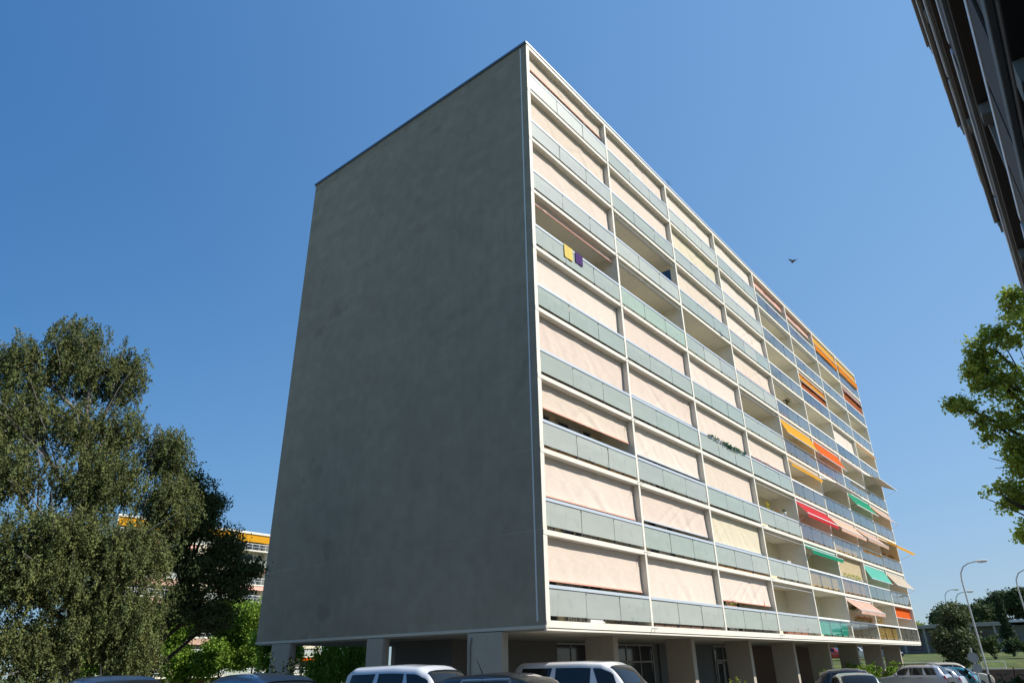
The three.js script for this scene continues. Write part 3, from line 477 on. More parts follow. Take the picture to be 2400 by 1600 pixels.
// middle distance on the right
{ const x = 56, z = 1.9, y = T(x, z), L = []; srand(420); for (let q = 0; q < 9; q++) L.push([x + rr(-1.4, 1.4), y + rr(1.9, 5.6), z + rr(-1.2, 1.0), rr(0.8, 1.2), 1.0, rr(0.8, 1.2), 140]); tree('round_tree', 'dense rounded tree on the lawn left of the tall lamp post', null, V(x, y - 0.2, z), V(x, y + 4.4, z), L, { seed: 421, r: 0.14, leaf: LM.grey, per: 12, size: 0.26, clump: 0.34, droop: 0.3 }); }
[[118, -13.6, 8.2, 'pale tree at the far corner of the tall block'], [121, -4.6, 10.2, 'dark tree behind the hall, just right of the rounded lawn tree'], [117, -6.8, 9.9, 'dark tree rising over the left part of the hall roof'], [122, -1.6, 10.6, 'dark tree behind the hall, left of the tallest'], [124, 1.4, 11.4, 'tallest-looking dark tree in the middle of the row'], [122, 4.2, 12.4, 'dark tree behind the hall at the right edge'], [128, 7.5, 12.2, 'dark tree beyond the right edge lamp post'], [126, -8.6, 8.8, 'dark tree behind the rounded lawn tree'], [92, -27, 9, 'tree seen between the far columns, nearest the core wall'], [96, -23, 9, 'tree seen between the far columns, behind the red car'], [98, -18.5, 9, 'tree seen between the last columns, behind the white car'], [100, -14.5, 8.5, 'tree seen past the end column of the block'], [88, -33, 9, 'tree glimpsed at the edge of the brown core wall']].forEach(([x, z, top, lab], i) => {
  const y = T(x, z), L = []; srand(440 + i); const h = top - y; for (let q = 0; q < 8; q++) L.push([x + rr(-1.8, 1.8), y + h * rr(0.3, 0.86), z + rr(-1.9, 1.9), rr(1.2, 1.8), h * 0.15, rr(1.2, 1.8), 130]);
  tree('background_tree', lab, 'trees behind the hall', V(x, y - 0.3, z), V(x, y + h * 0.7, z), L, { seed: 450 + i, r: 0.22, leaf: i ? LM.wood : LM.elm, per: 12, size: 0.42, clump: 0.5, droop: 0.2, twigs: 2 });
});
{ const x = 76.5, z = 4.1, y = T(x, z), L = []; for (let q = 0; q < 9; q++) L.push([x, y + 0.7 + q * 0.62, z, 0.75 - q * 0.065, 0.6, 0.75 - q * 0.065, 60 - q * 4]); tree('cypress_tree', 'narrow dark cypress in front of the hall', null, V(x, y - 0.2, z), V(x, y + 5, z), L, { seed: 470, r: 0.1, leaf: LM.cypress, per: 12, size: 0.22, clump: 0.2, droop: -0.6, twigs: 0 }); }

// shrubs
function shrub(name, label, x, z, h, w, n, size, leaf, s, stems = 7) {
  srand(s); const y = T(x, z), t = thing(name, label, 'shrub'), g = [], L = new Leaves();
  for (let k = 0; k < stems; k++) { const e = V(x + rr(-w, w), y + h * rr(0.7, 1.05), z + rr(-w, w)), c = new THREE.CatmullRomCurve3([V(x + rr(-0.1, 0.1), y - 0.05, z + rr(-0.1, 0.1)), V((x + e.x) / 2 + gauss() * 0.1, y + h * 0.5, (z + e.z) / 2 + gauss() * 0.1), e]); g.push(tube(c.getPoints(7), 0.014, 0.004, 5));
    for (let q = 0; q < n; q++) { const u = rr(0.25, 1), p = c.getPoint(u); L.add(p, size * rr(0.7, 1.2), V(gauss(), gauss() * 0.6 + 0.3, gauss()), tintOf(0.25)); } }
  mesh('stems', g, M.bark, t); mesh('foliage', L.geo(), leaf, t); return t;
}
shrub('shrub', 'dark broad-leaved shrub in the bottom right corner', -9.15, 12.55, 1.60, 0.42, 46, 0.085, LM.dark, 501, 18);
shrub('shrub', 'dark spiky shrub at the foot of the rear column under the end wall', -7.4, -2.3, 2.05, 0.45, 70, 0.10, LM.cypress, 502, 12);
shrub('shrub', 'light green bush in front of the far columns', 38.5, -0.6, 1.75, 1.9, 60, 0.2, LM.lime, 503, 30);
shrub('shrub', 'low yellow-green bush between the far columns', 31.5, -0.6, 1.5, 1.4, 50, 0.2, LM.lime, 504, 20);
shrub('shrub', 'small leafy bush below the doors by the dark hatchback', 15.6, -0.9, 1.35, 0.5, 40, 0.12, LM.elm, 505, 10);
[[70, 3.2, 2.2], [72, 6.0, 1.8], [74, 1.2, 2.0]].forEach(([x, z, h], i) => shrub('shrub', ['bushy yellow-green shrub under the wall of the hall', 'shrub at the right edge of the lawn', 'shrub beside the cypress'][i], x, z, h, 1.5, 60, 0.3, LM.wood, 510 + i, 24));

// ---------------------------------------------------------------- low hall, lawn wall, lamps, signs
{
  const x = 95, g = thing('flat_roofed_hall', 'low grey flat-roofed hall behind the lawn', 'building'), y = T(x, 0);
  mesh('wall', boxUV(box(x, x + 14, y - 1, y + 3.0, -13, 18)), M.greywall, g);
  mesh('roof', [rbox(x - 1, x + 15, y + 3.0, y + 3.45, -14, 2.4, 0.03)], M.concrete, g);
  mesh('ribbed_roof', [rbox(x - 1.2, x + 15, y + 3.3, y + 3.6, 2.5, 19, 0.03), ...Array.from({ length: 22 }, (_, q) => box(x - 1.15, x + 8, y + 3.6, y + 3.68, 2.7 + q * 0.7, 2.85 + q * 0.7))], M.coping, g);
  for (let q = 0; q < 6; q++) mesh('column', box(x - 0.9, x - 0.65, y - 0.5, y + 3.0, -12.5 + q * 2.7, -12.25 + q * 2.7), M.concrete, g);
  for (let q = 0; q < 5; q++) mesh('window', box(x - 0.06, x - 0.02, y + 0.4, y + 2.4, -12 + q * 2.7, -10.4 + q * 2.7), M.pane, g);
}
{ const g = thing('retaining_wall', 'low brown retaining wall at the edge of the lawn', 'wall'); mesh('wall', boxUV(box(48, 48.4, -0.7, 0.72, 3.4, 30)), std(0.13, 0.095, 0.07, 0.9), g); mesh('coping', rbox(47.95, 48.45, 0.72, 0.8, 3.35, 30.05, 0.015), M.concrete, g); }
{ const g = thing('handrail', 'thin pale handrail along the path at the far end of the block', 'railing'); const p = []; for (let q = 0; q < 7; q++) { const z = -5 + q * 1.7; mesh('post', bar(V(57.3, T(57.3, z) - 0.1, z), V(57.3, 1.25, z), 0.03), M.railw, g); } mesh('rail', bar(V(57.3, 1.25, -5), V(57.3, 1.25, 5.2), 0.03), M.railw, g); mesh('rail', bar(V(57.3, 0.75, -5), V(57.3, 0.75, 5.2), 0.025), M.railw, g); }
function lamp(label, x, z, h, az) {
  const y = T(x, z), g = thing('street_lamp', label, 'street lamp', 'street lamps', [x, y, z], az);
  mesh('pole', tube([V(0, -0.2, 0), V(0, h * 0.5, 0), V(0, h * 0.86, 0), V(0.06, h * 0.92, 0), V(0.28, h * 0.97, 0), V(0.62, h * 0.995, 0), V(1.05, h * 1.003, 0)], 0.055, 0.028, 10), M.pole, g);
  const hd = new THREE.SphereGeometry(1, 20, 12); hd.scale(0.40, 0.065, 0.12); hd.translate(1.35, h * 1.006, 0); mesh('lamp_head', hd, M.railw, g);
  const gl = new THREE.SphereGeometry(1, 16, 8, 0, Math.PI * 2, Math.PI / 2, Math.PI / 2); gl.scale(0.3, 0.09, 0.1); gl.translate(1.4, h * 1.006 - 0.04, 0); mesh('lamp_glass', gl, M.lampglass, g);
  mesh('base_sleeve', new THREE.CylinderGeometry(0.07, 0.08, 1.2, 12).translate(0, 0.5, 0), M.dark, g);
}
lamp('tall curved street lamp standing clear against the sky', 36.4, 6.5, 7.6, -Math.PI / 2);
lamp('farther street lamp rising out of the rounded tree', 66, 1.7, 6.2, -Math.PI / 2);
lamp('street lamp partly behind leaves at the right edge', 41.7, 8.95, 7.4, -Math.PI / 2);
lamp('smallest street lamp, its head just left of the rounded tree', 84, -1.9, 7.2, -Math.PI / 2);
{ const x = 20.5, z = 8.15, y = T(x, z), g = thing('traffic_sign', 'pair of round grey sign plates on a post, seen from behind', 'sign', null, [x, y, z], -1.35); mesh('pole', bar(V(0, -0.2, -0.04), V(0, 2.45, -0.04), 0.03, 10), M.pole, g); mesh('sign_plate', disc(0.21, 0.02, 0, 2.05, 0, 'z', 36), std(0.30, 0.31, 0.30, 0.6), g); mesh('sign_plate', disc(0.19, 0.02, 0.04, 1.62, 0, 'z', 36), std(0.30, 0.31, 0.30, 0.6), g); mesh('clamp', box(-0.06, 0.06, 2.0, 2.06, -0.09, -0.012), M.pole, g); }
{ const g = thing('hoop_barrier', 'white tubular hoop barrier in front of the dark car', 'barrier'), A = V(-10.14, 1.43, 6.0), B = V(-9.68, 1.44, 6.52); mesh('hoop', [bar(A, B, 0.018, 8), bar(A, V(A.x, -0.2, A.z), 0.018, 8), bar(B, V(B.x, -0.2, B.z), 0.018, 8)], M.railw, g); mesh('clip', box(-9.95, -9.92, 1.40, 1.46, 6.2, 6.23), M.dark, g); }

// ---------------------------------------------------------------- cars
const profiles = { // length, width, height and roofline [u, y/h]; glass = [windscreen u0,u1], [rear u0,u1], side panes, belt
  van: { L: 4.1, w: 1.7, h: 1.82, top: [[0, 0.33], [0.02, 0.46], [0.10, 0.54], [0.22, 0.60], [0.25, 0.63], [0.37, 0.93], [0.44, 0.985], [0.6, 1], [0.9, 0.985], [0.965, 0.93], [0.99, 0.6], [1, 0.35]], belt: 0.60, ws: [0.255, 0.372], rw: [0.965, 0.988], sides: [[0.33, 0.48], [0.52, 0.70], [0.74, 0.92]] },
  minibus: { L: 5.3, w: 1.9, h: 1.99, top: [[0, 0.33], [0.015, 0.47], [0.08, 0.54], [0.145, 0.58], [0.17, 0.61], [0.30, 0.93], [0.36, 0.985], [0.5, 1], [0.93, 0.995], [0.975, 0.95], [0.993, 0.6], [1, 0.35]], belt: 0.58, ws: [0.175, 0.30], rw: [0.975, 0.992], sides: [[0.25, 0.38], [0.42, 0.66], [0.70, 0.92]] },
  hatch: { L: 3.95, w: 1.7, h: 1.48, top: [[0, 0.36], [0.02, 0.47], [0.12, 0.57], [0.24, 0.625], [0.27, 0.65], [0.42, 0.95], [0.5, 0.99], [0.6, 1], [0.78, 0.975], [0.87, 0.92], [0.965, 0.66], [0.985, 0.55], [1, 0.38]], belt: 0.63, ws: [0.28, 0.42], rw: [0.872, 0.962], sides: [[0.36, 0.55], [0.58, 0.75], [0.78, 0.87]] },
  sedan: { L: 4.4, w: 1.76, h: 1.46, top: [[0, 0.36], [0.02, 0.46], [0.12, 0.56], [0.25, 0.62], [0.28, 0.645], [0.42, 0.95], [0.5, 0.995], [0.58, 1], [0.70, 0.96], [0.86, 0.70], [0.9, 0.68], [0.985, 0.655], [1, 0.4]], belt: 0.63, ws: [0.29, 0.42], rw: [0.72, 0.855], sides: [[0.36, 0.53], [0.56, 0.70], [0.72, 0.79]] },
  suv: { L: 4.32, w: 1.82, h: 1.66, top: [[0, 0.42], [0.02, 0.53], [0.14, 0.60], [0.25, 0.645], [0.28, 0.67], [0.41, 0.94], [0.48, 0.985], [0.6, 1], [0.84, 0.985], [0.90, 0.94], [0.965, 0.68], [0.985, 0.58], [1, 0.42]], belt: 0.64, ws: [0.285, 0.412], rw: [0.905, 0.962], sides: [[0.34, 0.50], [0.53, 0.70], [0.73, 0.86]] },
};
function car(name, label, category, x, z, hx, hz, kind, paint, opt = {}) {
  const d = profiles[kind], h = d.h * (opt.sh || 1), g = thing(name, label, category, 'cars in the car park', [x, T(x, z) + 0.03, z], Math.atan2(-hz, hx));
  const lerp = (pts, u) => { for (let i = 1; i < pts.length; i++) if (u <= pts[i][0]) { const [a0, b0] = pts[i - 1], [a1, b1] = pts[i]; const t = (u - a0) / (a1 - a0); return b0 + (b1 - b0) * (t * 0.4 + 0.6 * t * t * (3 - 2 * t)); } return pts[pts.length - 1][1]; };
  const S = (u, v) => { // body surface: u nose to tail, v across from sill over the roof to the other sill
    const q = Math.abs(v), s = Math.sign(v) || 1, yT = lerp(d.top, u) * h, cab = sm(d.belt + 0.02, d.belt + 0.2, yT / h), y0 = 0.22 + 0.05 * Math.pow(Math.abs(u - 0.5) * 2, 6);
    const nose = Math.pow(Math.abs(u - 0.5) * 2, 9), wd = d.w / 2 * (1 - 0.16 * nose - 0.03 * Math.pow(Math.abs(u - 0.5) * 2, 3)), wr = wd * (0.93 - 0.155 * cab), yB = Math.min(d.belt * h, yT - 0.05), mid = 0.5 * (y0 + yB);
    const cp = [[0, 0, yT], [0.14, wr * 0.5, yT - 0.008], [0.26, wr * 0.84, yT - 0.03], [0.34, wr, yT - 0.09 * (0.5 + 0.5 * cab) - 0.01], [0.62, wd * 0.975, yB - 0.01], [0.68, wd, yB - 0.06], [0.8, wd * 1.005, mid], [0.93, wd * 0.985, y0 + 0.08], [1, wd * 0.93, y0]];
    let yy = 0, ww = 0; for (let i = 1; i < cp.length; i++) if (q <= cp[i][0] + 1e-9) { const t = (q - cp[i - 1][0]) / (cp[i][0] - cp[i - 1][0]); ww = cp[i - 1][1] + (cp[i][1] - cp[i - 1][1]) * t; yy = cp[i - 1][2] + (cp[i][2] - cp[i - 1][2]) * t; break; }
    return V((0.5 - u) * d.L, Math.min(yy, yT), s * ww);
  };
  const nrm = (u, v) => { const e = 0.006, a1 = S(Math.min(1, u + e), v).sub(S(Math.max(0, u - e), v)), b1 = S(u, Math.min(1, v + e)).sub(S(u, Math.max(-1, v - e))); return b1.cross(a1).normalize().negate(); };
  const patch = (u0, u1, v0, v1, nu, nv, off, skew = 0) => {
    const P = [], I = [];
    for (let j = 0; j <= nv; j++) for (let i = 0; i <= nu; i++) { const v = v0 + (v1 - v0) * j / nv, u = u0 + (u1 - u0) * i / nu + skew * (j / nv - 0.5), p = S(u, v); if (off) { const n = nrm(u, v); if (n.y < -0.3 || n.dot(V(p.x * 0.15, p.y - 0.6, p.z)) < 0) n.negate(); p.addScaledVector(n, off); } P.push(p.x, p.y, p.z); if (i && j) { const A = (j - 1) * (nu + 1) + i - 1, B = A + 1, D = j * (nu + 1) + i - 1; I.push(A, B, D, B, D + 1, D); } }
    const q = new THREE.BufferGeometry(); q.setAttribute('position', new THREE.Float32BufferAttribute(P, 3)); q.setIndex(I); q.computeVertexNormals(); q.setAttribute('uv', new THREE.Float32BufferAttribute(new Float32Array(P.length / 3 * 2), 2)); return q;
  };
  const pm = new THREE.MeshPhysicalMaterial({ color: lin(...paint), roughness: opt.rough ?? 0.35, metalness: opt.metal ?? 0, clearcoat: 1, clearcoatRoughness: 0.04, side: THREE.DoubleSide });
  mesh('body', patch(0, 1, -1, 1, 72, 60, 0), pm, g);
  mesh('underbody', box(-d.L / 2 + 0.15, d.L / 2 - 0.15, 0.2, 0.42, -d.w / 2 + 0.12, d.w / 2 - 0.12), M.plastic, g);
  mesh('windscreen', patch(d.ws[0], d.ws[1], -0.30, 0.30, 10, 16, 0.007), M.carglass, g);
  mesh('rear_window', patch(d.rw[0], d.rw[1], -0.28, 0.28, 8, 14, 0.007), opt.tail || M.carglass, g);
  for (const s of [-1, 1]) d.sides.forEach(([u0, u1], i) => mesh('side_window', patch(u0, u1, s * 0.375, s * 0.60, 8, 8, 0.007, i === 0 ? -0.05 : i === d.sides.length - 1 ? 0.03 : 0), M.carglass, g));
  for (const s of [-1, 1]) {
    mesh('headlight', patch(0.015, 0.075, s * 0.40, s * 0.60, 5, 5, 0.008), M.lampglass, g); mesh('tail_light', patch(0.955, 0.99, s * 0.52, s * 0.72, 5, 5, 0.008), M.redlamp, g);
    const mg = rbox(-0.06, 0.06, -0.07, 0.07, -0.09, 0.09, 0.04); mg.translate((0.5 - d.ws[0] - 0.07) * d.L, d.belt * h + 0.06, s * (d.w / 2 + 0.05)); mesh('mirror', mg, pm, g);
    for (const u of [0.2, 0.8]) { const wx = (0.5 - u) * d.L, wh = mesh('wheel', disc(0.31, 0.2, wx, 0.31, s * (d.w / 2 - 0.09), 'z', 28), M.tyre, g); mesh('rim', disc(0.2, 0.02, wx, 0.31, s * (d.w / 2 + 0.015), 'z', 20), M.rim, wh); }
    for (const u of [0.44, 0.66]) mesh('door_handle', rbox((0.5 - u) * d.L - 0.09, (0.5 - u) * d.L + 0.09, d.belt * h - 0.14, d.belt * h - 0.11, s * d.w / 2 - 0.01, s * (d.w / 2 + 0.03), 0.012), opt.dark ? pm : M.plastic, g);
    if (opt.rails) mesh('roof_rail', tube([V(0.12 * d.L, h - 0.06, s * d.w * 0.37), V(0.08 * d.L, h + 0.04, s * d.w * 0.37), V(-0.3 * d.L, h + 0.04, s * d.w * 0.37), V(-0.34 * d.L, h - 0.05, s * d.w * 0.37)], 0.018, 0.018, 6), M.plastic, g);
  }
  mesh('bumper', [patch(0, 0.02, -0.95, 0.95, 2, 30, 0.012), patch(0.985, 1, -0.95, 0.95, 2, 30, 0.012)], opt.black ? M.plastic : pm, g);
  if (opt.aerial) mesh('aerial', tube([V(-0.2 * d.L, h - 0.03, 0), V(-0.235 * d.L, h + 0.22, 0)], 0.012, 0.004, 6), M.dark, g);
  return g;
}
const R = 0.777, Q = 0.629;
car('parked_car', 'dark blue saloon, only its roof showing at the bottom left', 'car', -11.8, -1.2, 0, 1, 'sedan', [0.035, 0.07, 0.15], { aerial: 1, sh: 1.12 });
car('parked_car', 'blue-grey hatchback between the dark blue saloon and the white van', 'car', -9.75, -0.2, 0, -1, 'hatch', [0.16, 0.20, 0.27], { metal: 0.3, sh: 1.12 });
car('delivery_van', 'white high-roofed delivery van under the blank end wall', 'van', -6.05, 1.05, 0.12, 0.99, 'van', [0.72, 0.74, 0.78], {});
car('parked_car', 'dark maroon car in front of the white minibus', 'car', -7.9, 5.3, 0.15, 0.99, 'hatch', [0.035, 0.022, 0.022], { sh: 1.1, aerial: 1 });
car('minibus', 'white minibus parked behind the front corner column', 'minibus', 1.95, 0.25, 0.05, 1, 'minibus', [0.75, 0.75, 0.75], { sh: 0.985, aerial: 1 });
car('parked_car', 'black hatchback behind the small grey car', 'car', 18.5, 3.7, 0.2, 0.98, 'hatch', [0.025, 0.022, 0.028], { sh: 1.13 });
car('parked_car', 'small grey car with the balconies mirrored in its windscreen', 'car', 12.7, 5.2, -0.9, 0.43, 'hatch', [0.40, 0.44, 0.42], { metal: 0.4, sh: 1.04 });
car('parked_car', 'silver off-roader with black roof rails', 'car', 34.6, 2.6, 0.05, -1, 'suv', [0.50, 0.49, 0.50], { metal: 0.5, rails: 1, black: 1 });
car('parked_car', 'silver hatchback between the off-roader and the turquoise car', 'car', 37.2, 3.1, 0.05, -1, 'hatch', [0.50, 0.49, 0.49], { metal: 0.5 });
car('parked_car', 'turquoise hatchback, last of the three parked nose-in', 'car', 39.8, 3.5, 0.05, -1, 'hatch', [0.01, 0.17, 0.22], { metal: 0.2 });
car('parked_car', 'beige estate car facing right behind the turquoise hatchback', 'car', 43.4, 3.6, 0.25, 0.97, 'suv', [0.55, 0.48, 0.36], { sh: 1.05 });
car('parked_car', 'red car seen between the far columns', 'car', 74, -13.4, 0, 1, 'hatch', [0.5, 0.03, 0.03]);
car('parked_car', 'white car seen between the last columns', 'car', 75, -10.9, 0, 1, 'hatch', [0.75, 0.75, 0.75]);
car('parked_car', 'pale blue car seen beside the end column', 'car', 76, -8.4, 0, 1, 'hatch', [0.3, 0.36, 0.45]);

// ---------------------------------------------------------------- things on the balconies
const bay = (i, k, fx) => V((i + fx) * W, L0 + k * FH, 0); // i, k from 0
function towel(label, i, k, fx, w, h, mat) {
  const p = bay(i, k, fx), t = thing('towel', label, 'towel', null, [p.x, p.y + 1.06, -0.02]), g = new THREE.PlaneGeometry(w, h, 10, 10), q = g.attributes.position; for (let n = 0; n < q.count; n++) { q.setZ(n, 0.03 + 0.012 * Math.sin(q.getX(n) * 14) * (0.5 - q.getY(n) / h)); q.setY(n, q.getY(n) - h / 2); } g.computeVertexNormals();
  mesh('front_flap', g, mat, t); mesh('fold', box(-w / 2, w / 2, -0.012, 0.006, -0.06, 0.03), mat, t);
}
towel('yellow towel hung over the balcony rail', 0, 5, 0.37, 0.62, 0.62, C.towelyellow);
towel('purple towel hung over the balcony rail', 0, 5, 0.49, 0.56, 0.52, C.towelpurple);
const potMat = std(0.30, 0.12, 0.06, 0.85), boxMat = std(0.55, 0.54, 0.5, 0.7);
function planter(label, i, k, fx, len, flower, o = {}) {
  srand(600 + i * 20 + k); const p = bay(i, k, fx), y = p.y + (o.y ?? 0.9), z = o.z ?? -0.22, t = thing(o.name || 'flower_box', label, o.cat || 'flower box', null, [p.x, y, z]), L = new Leaves(), F = new Leaves(), n = Math.round(len * (o.n || 60));
  mesh('box', rbox(-len / 2, len / 2, 0, 0.16, -0.09, 0.09, 0.02), o.box || potMat, t);
  for (let q = 0; q < n; q++) { const c = V(rr(-len / 2, len / 2), 0.16 + rr(0, o.h || 0.22), gauss() * 0.09); L.add(c, rr(0.06, 0.11), V(gauss(), gauss(), gauss()), tintOf(0.25)); if (flower && rnd() < 0.55) F.add(c.clone().add(V(gauss() * 0.04, 0.07 + gauss() * 0.04, 0.04)), rr(0.06, 0.1), V(gauss(), gauss(), gauss()), tintOf(0.15)); }
  mesh('foliage', L.geo(), o.leaf || LM.elm, t); if (flower) mesh('flowers', F.geo(), LM[flower], t).userData.kind = 'stuff'; return t;
}
planter('long box of red flowers behind the rail under a pink blind', 3, 3, 0.45, 4.6, 'flowerred', { h: 0.16 });
planter('red flowers along the rail under the striped awning', 5, 0, 0.62, 4.4, 'flowerred', { h: 0.28, n: 70, y: 0.95 });
planter('green plant on the rail right of the striped awning', 6, 0, 0.30, 1.6, 'flowerred', { h: 0.45, n: 90, y: 0.92 });
planter('leafy plants on the rail below the cream striped blind', 5, 1, 0.55, 4.6, null, { h: 0.38, n: 80, y: 0.92 });
planter('pink flowers on the rail of the lowest storey', 2, 0, 0.20, 1.1, 'flowerpink', { h: 0.2, y: 0.95 });
planter('bright red and yellow flowers standing on an open balcony', 3, 2, 0.30, 0.5, 'floweryellow', { h: 0.4, n: 120, y: 0.95 });
planter('small red flowers beside the white pot on the open balcony', 3, 2, 0.50, 0.6, 'flowerred', { h: 0.2, y: 0.92 });
planter('pink flowers on the rail near the far top end under the yellow awning', 7, 2, 0.25, 1.2, 'flowerpink', { h: 0.25, y: 0.98 });
planter('dark red flowers on the rail at the far end', 7, 2, 0.66, 1.8, 'flowerred', { h: 0.25, y: 0.98 });
planter('violet plant behind the clear glass of a middle balcony', 4, 5, 0.24, 1.2, 'flowerviolet', { h: 0.35, y: 0.2, n: 90 });
planter('pink plant behind clear glass below the golden awning', 5, 6, 0.5, 1.0, 'flowerpink', { h: 0.3, y: 0.15, n: 90 });
planter('row of grey-green plants on the top storey under the left short salmon blind', 4, 8, 0.6, 2.6, null, { h: 0.3, y: 0.95, leaf: LM.grey });
planter('row of grey-green plants on the top storey under the right short salmon blind', 5, 8, 0.5, 2.8, null, { h: 0.3, y: 0.95, leaf: LM.grey });
planter('dark red plants behind the glass below the orange awning', 5, 4, 0.4, 3.0, 'flowerred', { h: 0.55, y: 0.15, n: 80, leaf: LM.dark });
planter('small plants along the floor edge of the open lowest balcony', 3, 0, 0.42, 3.6, 'flowerpink', { h: 0.12, y: 0.02, n: 40, z: -0.14 });
{ srand(700); const p = bay(2, 3, 0.5), t = thing('garland', 'green garland trailing along the balcony rail', 'garland', null, [p.x, p.y + 1.06, 0.0]), L = new Leaves(); for (let q = 0; q < 520; q++) { const x = rr(-2.4, 2.6), m = Math.exp(-Math.pow((x - 0.6) / 1.0, 2)); if (rnd() > 0.25 + m) continue; L.add(V(x, gauss() * 0.06 - m * 0.06, 0.05 + gauss() * 0.05), rr(0.08, 0.14), V(gauss(), gauss() - 0.4, gauss()), tintOf(0.25)); } mesh('stem', bar(V(-2.4, 0, 0.03), V(2.6, -0.02, 0.03), 0.01), M.bark, t); mesh('leaves', L.geo(), leafMat(0.05, 0.17, 0.10), t); }
function hanging(label, i, k, fx, s) { srand(s); const p = bay(i, k, fx), t = thing('hanging_plant', label, 'plant', null, [p.x, p.y + 2.58, -0.5]), L = new Leaves(); mesh('cord', bar(V(0, 0, 0), V(0, -0.5, 0), 0.008), M.dark, t); mesh('pot', new THREE.CylinderGeometry(0.13, 0.09, 0.16, 14).translate(0, -0.55, 0), potMat, t); for (let q = 0; q < 150; q++) L.add(V(gauss() * 0.22, -0.5 + gauss() * 0.2, gauss() * 0.2), rr(0.08, 0.14), V(gauss(), gauss() - 0.5, gauss()), tintOf(0.25)); mesh('foliage', L.geo(), LM.dark, t); }
hanging('hanging plant on the open balcony above the yellow awning', 4, 5, 0.62, 721);
hanging('hanging plant under the brown striped awning of the lowest storey', 5, 0, 0.5, 722);
function boxThing(name, label, cat, i, k, fx, w, h, d, mat, z = -0.5, y0 = 0.01) { const p = bay(i, k, fx), t = thing(name, label, cat, null, [p.x, p.y + y0, z]); mesh('body', rbox(-w / 2, w / 2, 0, h, -d / 2, d / 2, 0.02), mat, t); mesh('lid', rbox(-w / 2 - 0.01, w / 2 + 0.01, h, h + 0.03, -d / 2 - 0.01, d / 2 + 0.01, 0.01), mat, t); return t; }
boxThing('storage_cabinet', 'pale cabinet standing on the open second-storey balcony', 'cabinet', 3, 1, 0.66, 0.6, 1.25, 0.5, boxMat, -0.6);
boxThing('storage_box', 'white storage box behind the glass of the nearest lowest balcony', 'box', 0, 0, 0.45, 0.9, 0.11, 0.35, std(0.78, 0.76, 0.72, 0.6), -0.24);
{ const p = bay(3, 1, 0.1), t = thing('floor_lamp', 'pale standing lamp on the open second-storey balcony', 'lamp', null, [p.x, p.y, -0.7]); mesh('stand', bar(V(0, 0.03, 0), V(0, 1.75, 0), 0.02), M.framew, t); mesh('lamp_shade', new THREE.CylinderGeometry(0.2, 0.1, 0.28, 18, 1, true).translate(0, 1.85, 0), std(0.6, 0.58, 0.52, 0.8, { side: THREE.DoubleSide }), t); mesh('base', new THREE.CylinderGeometry(0.16, 0.18, 0.04, 18).translate(0, 0.02, 0), M.framew, t); }
{ const p = bay(2, 0, 0.76), t = thing('pinwheel', 'small orange pinwheel on a stick above the lowest balcony rail', 'pinwheel', null, [p.x, p.y + 1.05, -0.02]); mesh('stick', bar(V(0, -0.3, 0), V(0, 0.3, 0), 0.01), M.wood, t); for (let q = 0; q < 4; q++) { const s = new THREE.Shape(); s.moveTo(0, 0); s.lineTo(0.17, 0.02); s.lineTo(0.12, 0.12); s.lineTo(0, 0); const g = new THREE.ExtrudeGeometry(s, { depth: 0.006, bevelEnabled: false }); g.rotateZ(q * Math.PI / 2); g.rotateY(0.2); g.translate(0, 0.3, 0.02); mesh('blade', g, C.orange, t); } }
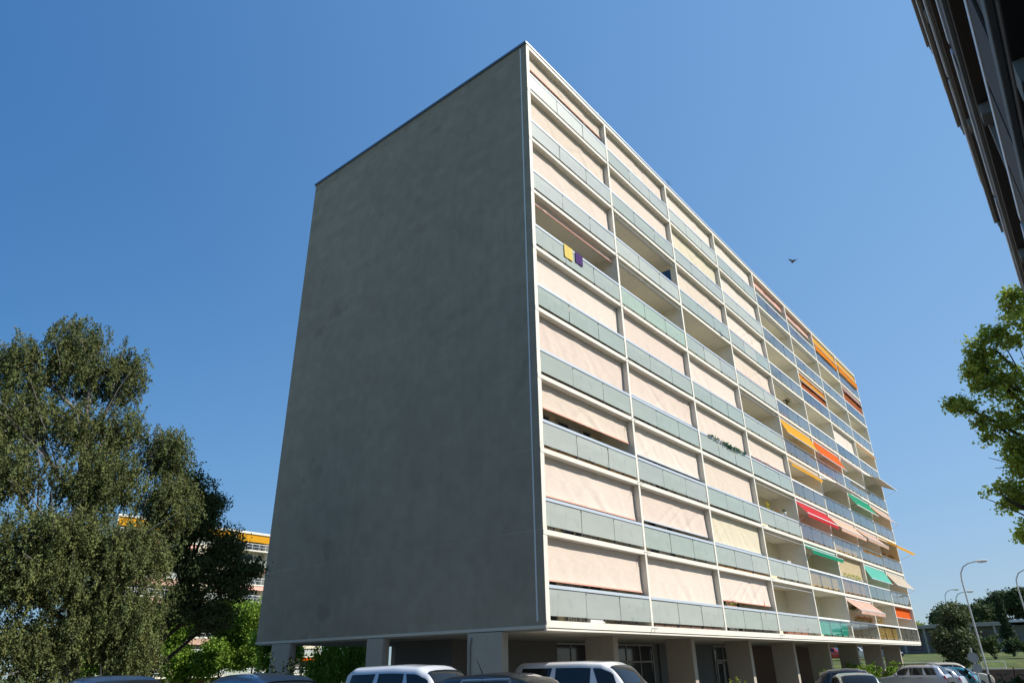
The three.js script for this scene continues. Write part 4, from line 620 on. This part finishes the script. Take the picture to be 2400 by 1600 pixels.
{ const p = bay(3, 2, 0.62), t = thing('flower_pot', 'white pot on the rail of the open balcony', 'pot', null, [p.x, p.y + 1.06, -0.04]); mesh('pot', new THREE.LatheGeometry([[0, 0], [0.08, 0], [0.12, 0.14], [0.13, 0.2], [0.1, 0.2], [0.09, 0.1], [0, 0.09]].map(q => new THREE.Vector2(...q)), 20), std(0.8, 0.78, 0.75, 0.5), t); const L = new Leaves(); srand(733); for (let q = 0; q < 40; q++) L.add(V(gauss() * 0.08, 0.2 + rr(0, 0.15), gauss() * 0.08), 0.08, V(gauss(), gauss() + 0.5, gauss()), tintOf(0.2)); mesh('foliage', L.geo(), LM.grey, t); }
for (const [i, k, f0, f1, m, lab] of [[0, 2, 0.03, 0.98, 'wood', 'low orange-brown planks on the floor edge behind the glass, third storey'], [2, 1, 0.05, 0.97, 'wood', 'low wooden edging behind the glass below the cream blind'], [1, 0, 0.05, 0.95, 'brownwall', 'low dark rail of edging behind the glass of the lowest storey']]) { const p = bay(i, k, 0), t = thing('floor_edging', lab, 'edging', null, [p.x, p.y + 0.004, -0.12]); const n = 9; for (let q = 0; q < n; q++) { const xa = (f0 + (f1 - f0) * q / n) * W, xb = (f0 + (f1 - f0) * (q + 1) / n) * W; mesh('plank', rbox(xa + 0.01, xb - 0.01, 0.002, 0.12 + 0.015 * (q % 3), -0.012, 0.012, 0.004), M[m], t); } }

// bird shape put in for an insect-like speck over the roof line
{ const t = thing('flying_speck', 'small dark bird shape standing in for an insect-like speck in the sky', 'bird', null, [20.8, 23.8, 4.4], 0.7); const bd = new THREE.SphereGeometry(1, 14, 10); bd.scale(0.16, 0.06, 0.06); const hd = new THREE.SphereGeometry(0.045, 12, 8); hd.translate(0.17, 0.02, 0); const tl = new THREE.ConeGeometry(0.05, 0.16, 8); tl.rotateZ(Math.PI / 2); tl.scale(1, 0.3, 1); tl.translate(-0.2, 0, 0); const birdM = std(0.05, 0.06, 0.08, 0.8, { side: THREE.DoubleSide });
  mesh('body', [bd, hd, tl], birdM, t); for (const s of [-1, 1]) { const sh = new THREE.Shape(); sh.moveTo(0.09, 0); sh.quadraticCurveTo(0.12, 0.16, -0.04, 0.34); sh.quadraticCurveTo(-0.08, 0.15, -0.08, 0); const g = new THREE.ExtrudeGeometry(sh, { depth: 0.012, bevelEnabled: false }); g.rotateX(s > 0 ? Math.PI / 2 - 0.45 : -Math.PI / 2 + 0.45); mesh('wing', g, birdM, t); } }

renderer.render(scene, camera);
